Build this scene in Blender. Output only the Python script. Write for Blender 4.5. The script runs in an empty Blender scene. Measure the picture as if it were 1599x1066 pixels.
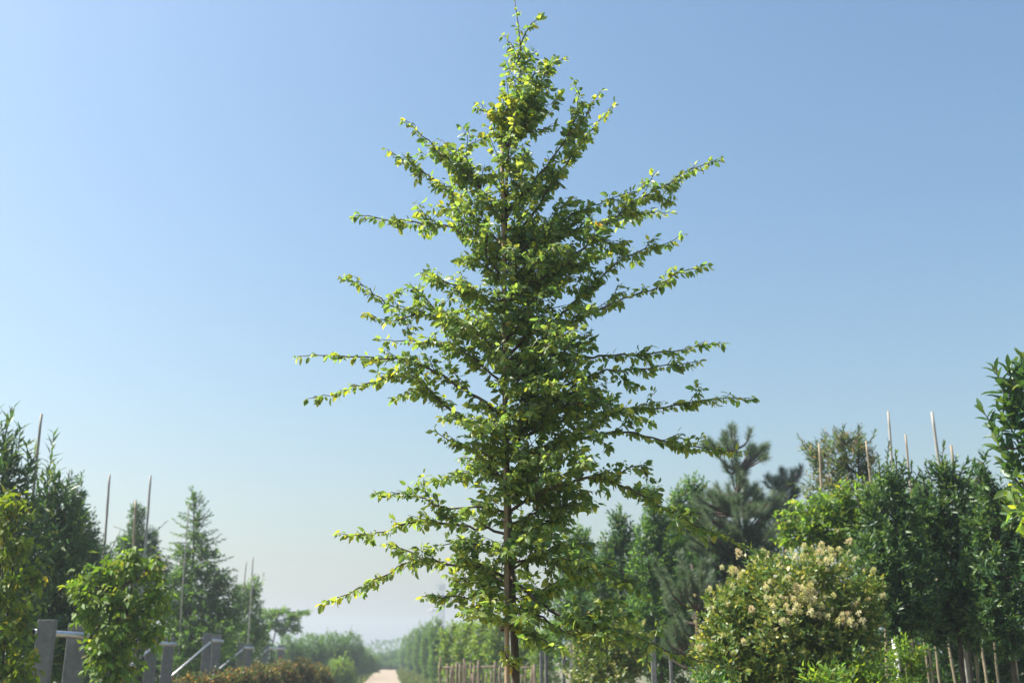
import bpy, math, random
import numpy as np
from mathutils import Vector, Matrix

# ------------------------------------------------------------------ camera, sky, sun, exposure
SC = bpy.context.scene
COL = SC.collection
R = math.radians
PITCH = R(17.0); EYE = 1.6; F = 1599.0

cam = bpy.data.cameras.new('camera')
cam.lens = 36; cam.sensor_width = 36; cam.sensor_fit = 'HORIZONTAL'
cam.clip_start = 0.05; cam.clip_end = 6000
cam.dof.use_dof = True; cam.dof.focus_distance = 6.75; cam.dof.aperture_fstop = 2.0
co = bpy.data.objects.new('camera', cam); COL.objects.link(co)
co.location = (0, 0, EYE); co.rotation_euler = (R(90) + PITCH, 0, 0)
SC.camera = co

SUN_AZ = -88.0      # degrees from +Y, negative = to the left
SUN_EL = 52.0
world = bpy.data.worlds.new('World'); SC.world = world; world.use_nodes = True
nt = world.node_tree; nt.nodes.clear()
wo = nt.nodes.new('ShaderNodeOutputWorld'); bg = nt.nodes.new('ShaderNodeBackground')
sky = nt.nodes.new('ShaderNodeTexSky'); sky.sky_type = 'NISHITA'; sky.sun_disc = False
sky.sun_elevation = R(SUN_EL); sky.sun_rotation = R(SUN_AZ)
sky.altitude = 50; sky.air_density = 1.6; sky.dust_density = 3.0; sky.ozone_density = 4.0
bg.inputs['Strength'].default_value = 0.070
hs = nt.nodes.new('ShaderNodeHueSaturation'); hs.inputs['Saturation'].default_value = 1.16; hs.inputs['Hue'].default_value = 0.497
nt.links.new(sky.outputs[0], hs.inputs['Color']); nt.links.new(hs.outputs[0], bg.inputs[0]); nt.links.new(bg.outputs[0], wo.inputs[0])

sl = bpy.data.lights.new('sun', 'SUN'); sl.energy = 5.0; sl.angle = R(0.53); sl.color = (1.0, 0.95, 0.85)
so = bpy.data.objects.new('sun', sl); COL.objects.link(so)
sd = Vector((math.sin(R(SUN_AZ)) * math.cos(R(SUN_EL)), math.cos(R(SUN_AZ)) * math.cos(R(SUN_EL)), math.sin(R(SUN_EL))))
so.rotation_euler = sd.to_track_quat('Z', 'Y').to_euler(); so.location = (-20, 10, 30)

vs = SC.view_settings
vs.view_transform = 'Standard'; vs.look = 'None'; vs.gamma = 1.0; vs.use_curve_mapping = False
vs.exposure = 1.3
SC.render.engine = 'CYCLES'

# ------------------------------------------------------------------ helpers
rng = np.random.RandomState(11)
random.seed(5)
CP, SP = math.cos(PITCH), math.sin(PITCH)

def at(px, py, Y):
    """the world point at depth Y that the photograph shows at (px, py)"""
    u = 533.0 - py
    dx, dy, dz = px - 799.5, F * CP - u * SP, F * SP + u * CP
    s = Y / dy
    return np.array((dx * s, Y, EYE + dz * s))

def mpp(py, Y):
    u = 533.0 - py
    return Y / (F * CP - u * SP)

def road_x(Y):
    return -0.5 - 0.113 * Y

def tag(o, label=None, cat=None, group=None, kind=None):
    if label: o['label'] = label
    if cat: o['category'] = cat
    if group: o['group'] = group
    if kind: o['kind'] = kind
    return o

def empty(name, loc, label, cat, group=None):
    o = bpy.data.objects.new(name, None); COL.objects.link(o); o.location = loc
    o.empty_display_size = 0.2
    return tag(o, label, cat, group)

def mesh_np(name, V, faces, mat, smooth=False, tint=None):
    """faces: list of (n,k) int arrays"""
    me = bpy.data.meshes.new(name)
    V = np.asarray(V, dtype=np.float32)
    me.vertices.add(len(V)); me.vertices.foreach_set('co', V.ravel())
    loops = np.concatenate([f.ravel() for f in faces]).astype(np.int32)
    tot = np.concatenate([np.full(len(f), f.shape[1], dtype=np.int32) for f in faces])
    st = np.concatenate([[0], np.cumsum(tot)[:-1]]).astype(np.int32)
    me.loops.add(len(loops)); me.loops.foreach_set('vertex_index', loops)
    me.polygons.add(len(tot)); me.polygons.foreach_set('loop_start', st); me.polygons.foreach_set('loop_total', tot)
    me.polygons.foreach_set('use_smooth', np.full(len(tot), bool(smooth)))
    if tint is not None:
        a = me.attributes.new('tint', 'FLOAT_COLOR', 'POINT')
        c = np.ones((len(V), 4), dtype=np.float32); c[:, :3] = tint
        a.data.foreach_set('color', c.ravel())
    me.update(calc_edges=True); me.validate()
    if mat: me.materials.append(mat)
    return me

def link(name, me, parent=None, loc=None):
    o = bpy.data.objects.new(name, me); COL.objects.link(o)
    if parent: o.parent = parent
    if loc is not None: o.location = loc
    return o

class MB:
    """collects tubes and boxes into one mesh"""
    def __init__(s): s.V = []; s.Q = []; s.T = []; s.n = 0
    def add(s, V, Q=(), T=()):
        s.V.append(np.asarray(V, float))
        if len(Q): s.Q.append(np.asarray(Q) + s.n)
        if len(T): s.T.append(np.asarray(T) + s.n)
        s.n += len(V)
    def tube(s, P, rad, k=7, wob=0.0):
        P = np.asarray(P, float); n = len(P)
        rad = np.broadcast_to(np.asarray(rad, float), (n,))
        d = np.gradient(P, axis=0); d /= np.linalg.norm(d, axis=1, keepdims=True) + 1e-9
        ref = np.array((0.31, 0.27, 0.91)) if abs(d[0][2]) < 0.8 else np.array((0.95, 0.2, 0.1))
        a = np.cross(d, ref); a /= np.linalg.norm(a, axis=1, keepdims=True) + 1e-9
        b = np.cross(d, a)
        th = np.linspace(0, 2 * np.pi, k, endpoint=False)
        rr = rad[:, None] * (1 + wob * rng.randn(n, k))
        V = P[:, None, :] + rr[..., None] * (np.cos(th)[None, :, None] * a[:, None, :] + np.sin(th)[None, :, None] * b[:, None, :])
        V = V.reshape(-1, 3)
        i = np.arange(n - 1)[:, None] * k; j = np.arange(k)[None, :]; j2 = (j + 1) % k
        Q = np.stack([i + j, i + j2, i + k + j2, i + k + j], -1).reshape(-1, 4)
        c0, c1 = len(V), len(V) + 1
        V = np.vstack([V, P[0], P[-1]])
        jj = np.arange(k); jn = (jj + 1) % k
        T = np.vstack([np.stack([np.full(k, c0), jn, jj], 1), np.stack([np.full(k, c1), (n - 1) * k + jj, (n - 1) * k + jn], 1)])
        s.add(V, Q, T)
    def box(s, c, size, bev=0.0, rz=0.0):
        hx, hy, hz = [q / 2 for q in size]
        b = min(bev, hx * .9, hy * .9)
        ring = [(-hx + b, -hy), (hx - b, -hy), (hx, -hy + b), (hx, hy - b), (hx - b, hy), (-hx + b, hy), (-hx, hy - b), (-hx, -hy + b)] if b > 0 else [(-hx, -hy), (hx, -hy), (hx, hy), (-hx, hy)]
        k = len(ring); cs, sn = math.cos(rz), math.sin(rz)
        levels = [(-hz, 1.0), (hz - b, 1.0), (hz, 1.0 - b / max(hx, hy))] if b > 0 else [(-hz, 1.0), (hz, 1.0)]
        V = []
        for z, sc in levels:
            for x, y in ring:
                x2, y2 = x * sc, y * sc
                V.append((c[0] + x2 * cs - y2 * sn, c[1] + x2 * sn + y2 * cs, c[2] + z))
        Q = []
        for l in range(len(levels) - 1):
            for j in range(k): Q.append((l * k + j, l * k + (j + 1) % k, (l + 1) * k + (j + 1) % k, (l + 1) * k + j))
        V.append((c[0], c[1], c[2] - hz)); V.append((c[0], c[1], c[2] + hz)); m = len(V)
        T = [(m - 2, (j + 1) % k, j) for j in range(k)] + [(m - 1, (len(levels) - 1) * k + j, (len(levels) - 1) * k + (j + 1) % k) for j in range(k)]
        s.add(V, Q, T)
    def build(s, name, mat, parent=None, smooth=True, origin=(0, 0, 0)):
        V = np.vstack(s.V) - np.asarray(origin, float)
        fs = []
        if s.Q: fs.append(np.vstack(s.Q))
        if s.T: fs.append(np.vstack(s.T))
        me = mesh_np(name, V, fs, mat, smooth)
        return link(name, me, parent)

# ------------------------------------------------------------------ materials
def mat_new(name):
    m = bpy.data.materials.new(name); m.use_nodes = True
    n = m.node_tree; n.nodes.clear()
    out = n.nodes.new('ShaderNodeOutputMaterial')
    return m, n, out

def leaf_mat(name, trans=0.42, rough=0.42, spec=0.45, tcol=(1.9, 1.75, 0.55)):
    m, n, out = mat_new(name)
    at_ = n.nodes.new('ShaderNodeAttribute'); at_.attribute_name = 'tint'
    geo = n.nodes.new('ShaderNodeNewGeometry')
    noi = n.nodes.new('ShaderNodeTexNoise'); noi.inputs['Scale'].default_value = 55; noi.inputs['Detail'].default_value = 3
    tc = n.nodes.new('ShaderNodeTexCoord'); n.links.new(tc.outputs['Object'], noi.inputs['Vector'])
    mr = n.nodes.new('ShaderNodeMapRange'); mr.inputs[1].default_value = .3; mr.inputs[2].default_value = .7; mr.inputs[3].default_value = .78; mr.inputs[4].default_value = 1.2
    n.links.new(noi.outputs['Fac'], mr.inputs[0])
    mul = n.nodes.new('ShaderNodeVectorMath'); mul.operation = 'SCALE'
    n.links.new(at_.outputs['Color'], mul.inputs[0]); n.links.new(mr.outputs[0], mul.inputs['Scale'])
    # paler underside of the leaf
    und = n.nodes.new('ShaderNodeMixRGB'); und.blend_type = 'MIX'
    pal = n.nodes.new('ShaderNodeVectorMath'); pal.operation = 'MULTIPLY'; pal.inputs[1].default_value = (1.25, 1.2, 1.5)
    n.links.new(mul.outputs[0], pal.inputs[0])
    n.links.new(geo.outputs['Backfacing'], und.inputs[0]); n.links.new(mul.outputs[0], und.inputs[1]); n.links.new(pal.outputs[0], und.inputs[2])
    p = n.nodes.new('ShaderNodeBsdfPrincipled'); p.inputs['Roughness'].default_value = rough
    p.inputs['Specular IOR Level'].default_value = spec
    n.links.new(und.outputs[0], p.inputs['Base Color'])
    tm = n.nodes.new('ShaderNodeVectorMath'); tm.operation = 'MULTIPLY'; tm.inputs[1].default_value = tcol
    n.links.new(mul.outputs[0], tm.inputs[0])
    t = n.nodes.new('ShaderNodeBsdfTranslucent'); n.links.new(tm.outputs[0], t.inputs['Color'])
    mx = n.nodes.new('ShaderNodeMixShader'); mx.inputs[0].default_value = trans
    n.links.new(p.outputs[0], mx.inputs[1]); n.links.new(t.outputs[0], mx.inputs[2])
    n.links.new(mx.outputs[0], out.inputs['Surface'])
    return m

def noise_mat(name, c0, c1, scale=8, rough=0.8, metal=0.0, bump=0.3, stretch=(1, 1, 1), spec=0.3, detail=6, bdist=0.01):
    m, n, out = mat_new(name)
    tc = n.nodes.new('ShaderNodeTexCoord'); mp = n.nodes.new('ShaderNodeMapping'); mp.inputs['Scale'].default_value = stretch
    n.links.new(tc.outputs['Object'], mp.inputs[0])
    noi = n.nodes.new('ShaderNodeTexNoise'); noi.inputs['Scale'].default_value = scale; noi.inputs['Detail'].default_value = detail; noi.inputs['Roughness'].default_value = .65
    n.links.new(mp.outputs[0], noi.inputs['Vector'])
    cr = n.nodes.new('ShaderNodeValToRGB'); cr.color_ramp.elements[0].position = .32; cr.color_ramp.elements[1].position = .68
    cr.color_ramp.elements[0].color = (*c0, 1); cr.color_ramp.elements[1].color = (*c1, 1)
    n.links.new(noi.outputs['Fac'], cr.inputs[0])
    p = n.nodes.new('ShaderNodeBsdfPrincipled'); p.inputs['Roughness'].default_value = rough; p.inputs['Metallic'].default_value = metal
    p.inputs['Specular IOR Level'].default_value = spec
    n.links.new(cr.outputs[0], p.inputs['Base Color'])
    b = n.nodes.new('ShaderNodeBump'); b.inputs['Strength'].default_value = bump; b.inputs['Distance'].default_value = bdist
    n.links.new(noi.outputs['Fac'], b.inputs['Height']); n.links.new(b.outputs[0], p.inputs['Normal'])
    n.links.new(p.outputs[0], out.inputs['Surface'])
    return m

M = {}
M['leaf'] = leaf_mat('tree_leaf', .55, tcol=(2.3, 2.05, .8))
M['leaf_gloss'] = leaf_mat('glossy_leaf', .32, .40, .42)
M['leaf_soft'] = leaf_mat('soft_leaf', .45, .55, .3)
M['needle'] = leaf_mat('pine_needle', .18, .5, .35, (1.2, 1.3, .8))
M['flower'] = leaf_mat('flower_petal', .35, .7, .15, (1.1, 1.0, .8))
M['bark'] = noise_mat('bark', (.045, .034, .026), (.12, .095, .075), 30, .9, stretch=(1, 1, .25), bump=.7)
M['bark_grey'] = noise_mat('grey_bark', (.09, .08, .065), (.2, .18, .15), 25, .9, stretch=(1, 1, .3), bump=.6)
M['stake'] = noise_mat('stake_wood', (.22, .15, .095), (.38, .28, .19), 14, .75, stretch=(6, 6, .5), bump=.35)
M['bamboo'] = noise_mat('bamboo_cane', (.17, .135, .085), (.30, .25, .17), 9, .55, stretch=(4, 4, .6), bump=.2, spec=.4)
M['grey_cane'] = noise_mat('weathered_cane', (.20, .19, .17), (.36, .34, .31), 9, .65, stretch=(4, 4, .6), bump=.2)
M['concrete'] = noise_mat('concrete', (.11, .112, .115), (.19, .19, .187), 11, .9, bump=.35)  # base colour darkened all over, standing in for plant shade on the left frames
M['steel'] = noise_mat('galvanised_steel', (.46, .47, .48), (.62, .63, .64), 40, .38, metal=.9, bump=.08)
M['rubber'] = noise_mat('black_cap', (.012, .012, .012), (.02, .02, .02), 20, .6, bump=.1)
M['picket'] = noise_mat('picket_wood', (.10, .075, .055), (.22, .17, .125), 10, .85, stretch=(5, 5, .5), bump=.4)
M['paint_steel'] = noise_mat('painted_steel', (.30, .32, .34), (.40, .42, .44), 6, .6, bump=.05)
M['tie'] = noise_mat('tie_strap', (.09, .07, .05), (.15, .12, .09), 30, .8, bump=.3)
M['path'] = noise_mat('path_dirt', (.22, .17, .125), (.34, .28, .21), 2.2, .95, bump=.5, detail=10, bdist=.03)
M['pvc'] = noise_mat('white_pvc', (.6, .6, .6), (.72, .72, .72), 10, .4, bump=.05)

def ground_mat():
    m, n, out = mat_new('nursery_soil')
    tc = n.nodes.new('ShaderNodeTexCoord')
    n1 = n.nodes.new('ShaderNodeTexNoise'); n1.inputs['Scale'].default_value = .35; n1.inputs['Detail'].default_value = 8
    n2 = n.nodes.new('ShaderNodeTexNoise'); n2.inputs['Scale'].default_value = 9; n2.inputs['Detail'].default_value = 8
    for q in (n1, n2): n.links.new(tc.outputs['Object'], q.inputs['Vector'])
    a = n.nodes.new('ShaderNodeValToRGB'); a.color_ramp.elements[0].color = (.10, .072, .05, 1); a.color_ramp.elements[1].color = (.24, .18, .13, 1)
    g = n.nodes.new('ShaderNodeValToRGB'); g.color_ramp.elements[0].color = (.035, .06, .018, 1); g.color_ramp.elements[1].color = (.09, .13, .04, 1)
    n.links.new(n2.outputs['Fac'], a.inputs[0]); n.links.new(n2.outputs['Fac'], g.inputs[0])
    mk = n.nodes.new('ShaderNodeMapRange'); mk.inputs[1].default_value = .42; mk.inputs[2].default_value = .55
    n.links.new(n1.outputs['Fac'], mk.inputs[0])
    mx = n.nodes.new('ShaderNodeMixRGB'); n.links.new(mk.outputs[0], mx.inputs[0]); n.links.new(a.outputs[0], mx.inputs[1]); n.links.new(g.outputs[0], mx.inputs[2])
    p = n.nodes.new('ShaderNodeBsdfPrincipled'); p.inputs['Roughness'].default_value = .95
    n.links.new(mx.outputs[0], p.inputs['Base Color'])
    b = n.nodes.new('ShaderNodeBump'); b.inputs['Strength'].default_value = .6; b.inputs['Distance'].default_value = .04
    n.links.new(n2.outputs['Fac'], b.inputs['Height']); n.links.new(b.outputs[0], p.inputs['Normal'])
    n.links.new(p.outputs[0], out.inputs['Surface'])
    return m
M['ground'] = ground_mat()

# ------------------------------------------------------------------ leaves
# a template is (verts along/side/normal, quads, tris); along 0..1, side in units of width, normal in units of length
T_FINE = (np.array([(0, 0, 0), (.33, 0, -.035), (.68, 0, -.03), (1, 0, -.13),
                    (.17, .36, .03), (.48, .5, .055), (.80, .27, .0),
                    (.17, -.36, .03), (.48, -.5, .055), (.80, -.27, .0)], float),
          np.array([(1, 5, 4, 0), (2, 6, 5, 1), (0, 7, 8, 1), (1, 8, 9, 2)]), np.array([(2, 3, 6), (2, 9, 3)]))
T_MID = (np.array([(0, 0, 0), (.5, 0, -.04), (1, 0, -.12), (.4, .5, .03), (.4, -.5, .03)], float),
         np.zeros((0, 4), int), np.array([(0, 1, 3), (1, 2, 3), (0, 4, 1), (1, 4, 2)]))
T_LOW = (np.array([(0, 0, 0), (1, 0, -.06), (.45, .5, .05), (.45, -.5, .05)], float),
         np.zeros((0, 4), int), np.array([(0, 1, 2), (0, 3, 1)]))
T_NEEDLE = (np.array([(0, .5, 0), (0, -.5, 0), (1, 0, -.05)], float), np.zeros((0, 4), int), np.array([(0, 1, 2)]))

def norm(a): return a / (np.linalg.norm(a, axis=-1, keepdims=True) + 1e-9)

class Leaves:
    def __init__(s): s.P = []; s.D = []; s.N = []; s.L = []; s.W = []; s.C = []
    def add(s, P, D, N, L, W, C):
        s.P.append(P); s.D.append(D); s.N.append(N); s.L.append(L); s.W.append(W); s.C.append(C)
    def cat(s):
        P, D, N, L, W, C = [np.concatenate(x) for x in (s.P, s.D, s.N, s.L, s.W, s.C)]
        D = norm(D); N = norm(N - D * (N * D).sum(1, keepdims=True)); S = np.cross(N, D)
        return P, D, N, S, L, W, C

def leaf_mesh(name, data, tpl, mat):
    P, D, N, S, L, W, C = data
    tv, tq, tt = tpl; k = len(tv); n = len(P)
    V = (P[:, None] + tv[None, :, 0, None] * (L[:, None, None] * D[:, None]) + tv[None, :, 1, None] * (W[:, None, None] * S[:, None])
         + tv[None, :, 2, None] * (L[:, None, None] * N[:, None])).reshape(-1, 3)
    off = (np.arange(n) * k)[:, None, None]
    fs = []
    if len(tq): fs.append((tq[None] + off).reshape(-1, 4))
    if len(tt): fs.append((tt[None] + off).reshape(-1, 3))
    return mesh_np(name, V, fs, mat, True, np.repeat(C, k, 0))

CAM = np.array((0, 0, EYE))
def emit_leaves(root, lv, tpl, mat, pick=0, pname='crown', leafname='leaf', score_dir=None):
    """one stuff mesh for the mass of the leaves, and the `pick` that show largest as objects of their own"""
    data = lv.cat(); P = data[0]; n = len(P)
    ro = np.array(root.location)
    keep = np.ones(n, bool)
    if pick:
        v = norm(CAM - P); dist = np.linalg.norm(CAM - P, axis=1)
        area = data[4] * data[5] * np.abs((v * data[2]).sum(1)) / dist ** 2
        # crowding: leaves in thin places stand out
        cell = np.floor(np.stack([P[:, 0] / P[:, 1], P[:, 2] / P[:, 1]], 1) / .012).astype(int)
        key = cell[:, 0] * 100003 + cell[:, 1]
        _, inv, cnt = np.unique(key, return_inverse=True, return_counts=True)
        sc = area / (1 + .55 * cnt[inv])
        px = P[:, 0] / P[:, 1]
        sc = np.where(np.abs(px) > .49, sc * .2, sc)
        idx = np.argsort(-sc)[:pick]; keep[idx] = False
        # shared meshes: one per tint
        C = data[6][idx]
        nt_ = 14
        order = np.argsort(C[:, 0] / (C[:, 1] + 1e-6)); groups = np.array_split(order, nt_)
        for g in groups:
            if not len(g): continue
            tv, tq, tt = tpl
            me = mesh_np(leafname, tv, [a for a in (tq, tt) if len(a)], mat, True, np.repeat(C[g].mean(0)[None], len(tv), 0))
            for q in g:
                i = idx[q]
                o = bpy.data.objects.new(leafname, me); COL.objects.link(o); o.parent = root
                D, N, S = data[1][i], data[2][i], data[3][i]; L, W = float(data[4][i]), float(data[5][i]); p = P[i] - ro
                o.matrix_basis = Matrix(((D[0] * L, S[0] * W, N[0] * L, p[0]), (D[1] * L, S[1] * W, N[1] * L, p[1]), (D[2] * L, S[2] * W, N[2] * L, p[2]), (0, 0, 0, 1)))
    d2 = [x[keep] for x in data]; d2[0] = d2[0] - ro
    me = leaf_mesh(pname, d2, tpl, mat)
    o = link(pname, me, root); o['kind'] = 'stuff'
    return o

def tints(n, pal):
    """pal: list of (weight, rgb, jitter)"""
    w = np.array([p[0] for p in pal], float); w /= w.sum()
    k = rng.choice(len(pal), n, p=w)
    base = np.array([p[1] for p in pal])[k]
    j = np.array([p[2] for p in pal])[k]
    return np.clip(base * (1 + j[:, None] * (rng.rand(n, 1) * 2 - 1)) * (1 + .12 * (rng.rand(n, 3) - .5)), .003, .9)

def shoots(lv, P0, AX, SL, m, L, W, pal, angle=55, droop=0.0, ljit=.25, tipcol=None, t0=.1):
    """m leaves spiralling round each shoot (start P0, axis AX, length SL)"""
    n = len(P0)
    AX = norm(AX)
    ref = np.where(np.abs(AX[:, 2:3]) < .9, np.array([[0, 0, 1.]]), np.array([[1., 0, 0]]))
    A = norm(np.cross(AX, ref)); B = np.cross(AX, A)
    t = (np.arange(m) + .5) / m
    t = t0 + (1 - t0) * t
    ph = np.arange(m)[None] * 2.4 + rng.rand(n, 1) * 6.28 + .5 * rng.randn(n, m)
    rad = np.cos(ph)[..., None] * A[:, None] + np.sin(ph)[..., None] * B[:, None]
    ang = np.radians(angle * (1.15 - .55 * t[None]) + 12 * rng.randn(n, m))[..., None]
    D = AX[:, None] * np.cos(ang) + rad * np.sin(ang)
    N = AX[:, None] * np.sin(ang) - rad * np.cos(ang)
    if droop:
        D = norm(D + np.array((0, 0, -1.)) * droop * (.6 + .8 * rng.rand(n, m, 1)))
        N = N + np.array((0, 0, 1.)) * .8
    N = N + .35 * rng.randn(n, m, 3)
    P = P0[:, None] + AX[:, None] * (SL[:, None] * t[None])[..., None]
    Ls = L * (1 + ljit * (rng.rand(n, m) * 2 - 1)) * (1.0 - .25 * t[None] ** 2)
    Ws = W * Ls / L * (1 + .15 * (rng.rand(n, m) * 2 - 1))
    C = tints(n * m, pal)
    if tipcol is not None:
        tt = np.repeat(t[None], n, 0).ravel()
        w = (np.clip((tt - .6) / .4, 0, 1) * (np.repeat(rng.rand(n), m) < tipcol[0]))[:, None]
        C = C * (1 - w) + np.array(tipcol[1]) * w * (1 + .2 * (rng.rand(n * m, 1) - .5))
    lv.add(P.reshape(-1, 3), D.reshape(-1, 3), N.reshape(-1, 3), Ls.ravel(), Ws.ravel(), C)

def lobe_points(c, r, n, shell=.7):
    d = norm(rng.randn(n, 3))
    u = np.where(rng.rand(n) < shell, .80 + .22 * rng.rand(n), rng.rand(n) ** .5 * .85)
    u = np.where(rng.rand(n) < .10, u + .28 * rng.rand(n) ** 1.5, u)
    # lumpy outline
    lump = 1 + .14 * np.sin(d[:, 0] * 5.1 + c[0] * 3) * np.cos(d[:, 2] * 4.3 + c[2] * 2) + .08 * np.sin(d[:, 1] * 9 + d[:, 2] * 7 + c[1])
    return c + d * (u * lump)[:, None] * r, d

PAL = {
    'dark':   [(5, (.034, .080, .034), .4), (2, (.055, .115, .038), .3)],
    'laurel': [(4, (.042, .098, .038), .35), (2, (.07, .14, .044), .3), (.3, (.14, .18, .05), .3)],
    'bright': [(4, (.095, .180, .034), .3), (2, (.14, .215, .036), .3), (.5, (.20, .22, .04), .3)],
    'yellow': [(4, (.13, .19, .022), .3), (2, (.085, .15, .025), .3), (.6, (.26, .24, .03), .2)],
    'mid':    [(5, (.055, .125, .040), .38), (2, (.09, .17, .045), .3)],
    'hedge':  [(5, (.075, .155, .042), .3), (2, (.10, .18, .045), .3)],
    'red':    [(2, (.13, .07, .04), .4), (5, (.06, .095, .035), .35), (.7, (.24, .16, .10), .3)],
    'olive':  [(5, (.06, .10, .042), .35), (.7, (.16, .12, .09), .3)],
    'osman':  [(6, (.042, .095, .036), .4), (2, (.08, .15, .045), .3)],
    'silver': [(6, (.055, .125, .045), .35), (1.5, (.09, .17, .05), .3), (.5, (.26, .29, .22), .2)],
    'bushy':  [(4, (.075, .14, .034), .4), (4, (.15, .20, .038), .3), (1.6, (.30, .29, .08), .25)],
    'needle': [(5, (.095, .155, .080), .35), (2, (.135, .185, .085), .3), (.4, (.16, .11, .06), .3)],
    'needle_dark': [(5, (.03, .058, .048), .3)],
}

def plant(name, label, cat, d, lobes, L, W, pal, cov=2.2, tpl=T_LOW, mat='leaf', group=None, up=.5, sl=3.0, m=9, droop=0.0, angle=55,
          extra=(), pick=0, base=None, trunk_r=.03, stems=1, tipcol=None, bark='bark', flowers=0, limb_n=None, shell=.7, clear=None, bodymin=True):
    """a shrub or tree: lobes = (px, py, rx, ry[, depth offset]) of its crown as seen at depth d"""
    cs, rs = [], []
    for lb in lobes:
        dd = d + (lb[4] if len(lb) > 4 else 0)
        c = at(lb[0], lb[1], dd); k = mpp(lb[1], dd)
        rx, rz = lb[2] * k, lb[3] * k
        ry = max(.75 * rx, .6 * min(rx, rz)) if len(lb) < 6 else lb[5]
        if c[2] - rz < .12: # stay above the soil
            top = c[2] + rz; rz = max((top - .12) / 2, .12); c = np.array((c[0], c[1], top - rz))
        cs.append(c); rs.append(np.array((rx, ry, rz)))
    cs = np.array(cs); rs = np.array(rs)
    bx = base if base is not None else (cs[:, 0] * rs[:, 0] * rs[:, 2]).sum() / (rs[:, 0] * rs[:, 2]).sum()
    root = empty(name, (bx, d, 0), label, cat, group)
    ro = np.array((bx, d, 0.))
    topi = int(np.argmax(cs[:, 2] + rs[:, 2])); topz = cs[topi][2] + rs[topi][2] * .7
    # trunk(s)
    low = float(np.min(cs[:, 2] - rs[:, 2]))
    tops = []
    for q in range(stems):
        mb = MB()
        ang = q * 6.283 / max(stems, 1) + .4; o = .0 if stems == 1 else trunk_r * 2.2
        p0 = ro + np.array((o * math.cos(ang), o * math.sin(ang), -.05))
        tgt = cs[topi] + (0 if stems == 1 else 1) * np.array((rs[topi][0] * .4 * math.cos(ang), rs[topi][1] * .4 * math.sin(ang), 0)); tz = tgt.copy(); tz[2] = topz if q == 0 else tgt[2]
        n = 9; t = np.linspace(0, 1, n)[:, None]
        mid = np.array((p0[0] * .6 + tz[0] * .4, p0[1] * .6 + tz[1] * .4, (p0[2] + tz[2]) * .5))
        Pt = (1 - t) ** 2 * p0 + 2 * t * (1 - t) * mid + t ** 2 * tz
        Pt[1:-1, :2] += rng.randn(n - 2, 2) * trunk_r * .35
        mb.tube(Pt, trunk_r / (1 + .35 * (stems > 1)) * (1 - .8 * t[:, 0]), 8, .05)
        mb.build('trunk', M[bark], root, True, ro); tops.append(Pt)
    # limbs to the lobes
    for i in range(len(cs)):
        Pt = tops[i % stems]
        zt = np.clip(cs[i][2] - rs[i][2] * .6, .25, topz)
        a = Pt[int(np.argmin(np.abs(Pt[:, 2] - zt)))]
        e = cs[i] + rs[i] * np.array((.3, .2, .55)) * rng.randn(3) * .6
        if np.linalg.norm(e - a) < .15: continue
        mb = MB(); t = np.linspace(0, 1, 6)[:, None]
        midp = (a + e) / 2 + np.array((0, 0, -.08 * np.linalg.norm(e - a)))
        Pb = (1 - t) ** 2 * a + 2 * t * (1 - t) * midp + t ** 2 * e
        mb.tube(Pb, trunk_r * .45 * (1 - .75 * t[:, 0]), 6)
        for _ in range(5): # twigs
            tt = .35 + .6 * rng.rand(); s0 = Pb[int(tt * 5)]; e2, dd_ = lobe_points(cs[i], rs[i], 1)
            mb.tube(np.array([s0, (s0 + e2[0]) / 2 + rng.randn(3) * .02, e2[0]]), [trunk_r * .2, trunk_r * .14, trunk_r * .06], 5)
        mb.build('limb', M[bark], root, True, ro)
    lv = Leaves()
    la = .55 * L * W
    for c, r in zip(cs, rs):
        area = 4 * np.pi * ((r[0] * r[1]) ** 1.6 / 3 + (r[0] * r[2]) ** 1.6 / 3 + (r[1] * r[2]) ** 1.6 / 3) ** (1 / 1.6)
        ns = int(cov * area / la / m) + 4
        P, dr = lobe_points(c, r, ns, shell)
        AX = norm(dr * np.array((1, 1, .8)) + np.array((0, 0, up)) + .5 * rng.randn(ns, 3))
        SL = L * sl * (.6 + .7 * rng.rand(ns))
        shoots(lv, P - AX * SL[:, None] * .7, AX, SL, m, L, W, pal, angle, droop, tipcol=tipcol)
    for ex in extra: # single shoots that stick out of the outline: (x0,y0,x1,y1,leaves)
        a = at(ex[0], ex[1], d); b = at(ex[2], ex[3], d); nn = ex[4]
        ax = b - a; ln = np.linalg.norm(ax)
        shoots(lv, a[None], ax[None], np.array([ln]), nn, L, W, pal, angle * .95, droop * .5, tipcol=tipcol, t0=.0)
        mb = MB(); mb.tube(np.array([cs[np.argmin(np.linalg.norm(cs - a, axis=1))], a, (a + b) / 2 + rng.randn(3) * .01, b]), [.012, .01, .007, .004], 5)
        mb.build('shoot', M[bark], root, True, ro)
    emit_leaves(root, lv, tpl, M[mat], pick)
    if flowers: add_flowers(root, cs, rs, flowers, ro)
    return root

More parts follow.
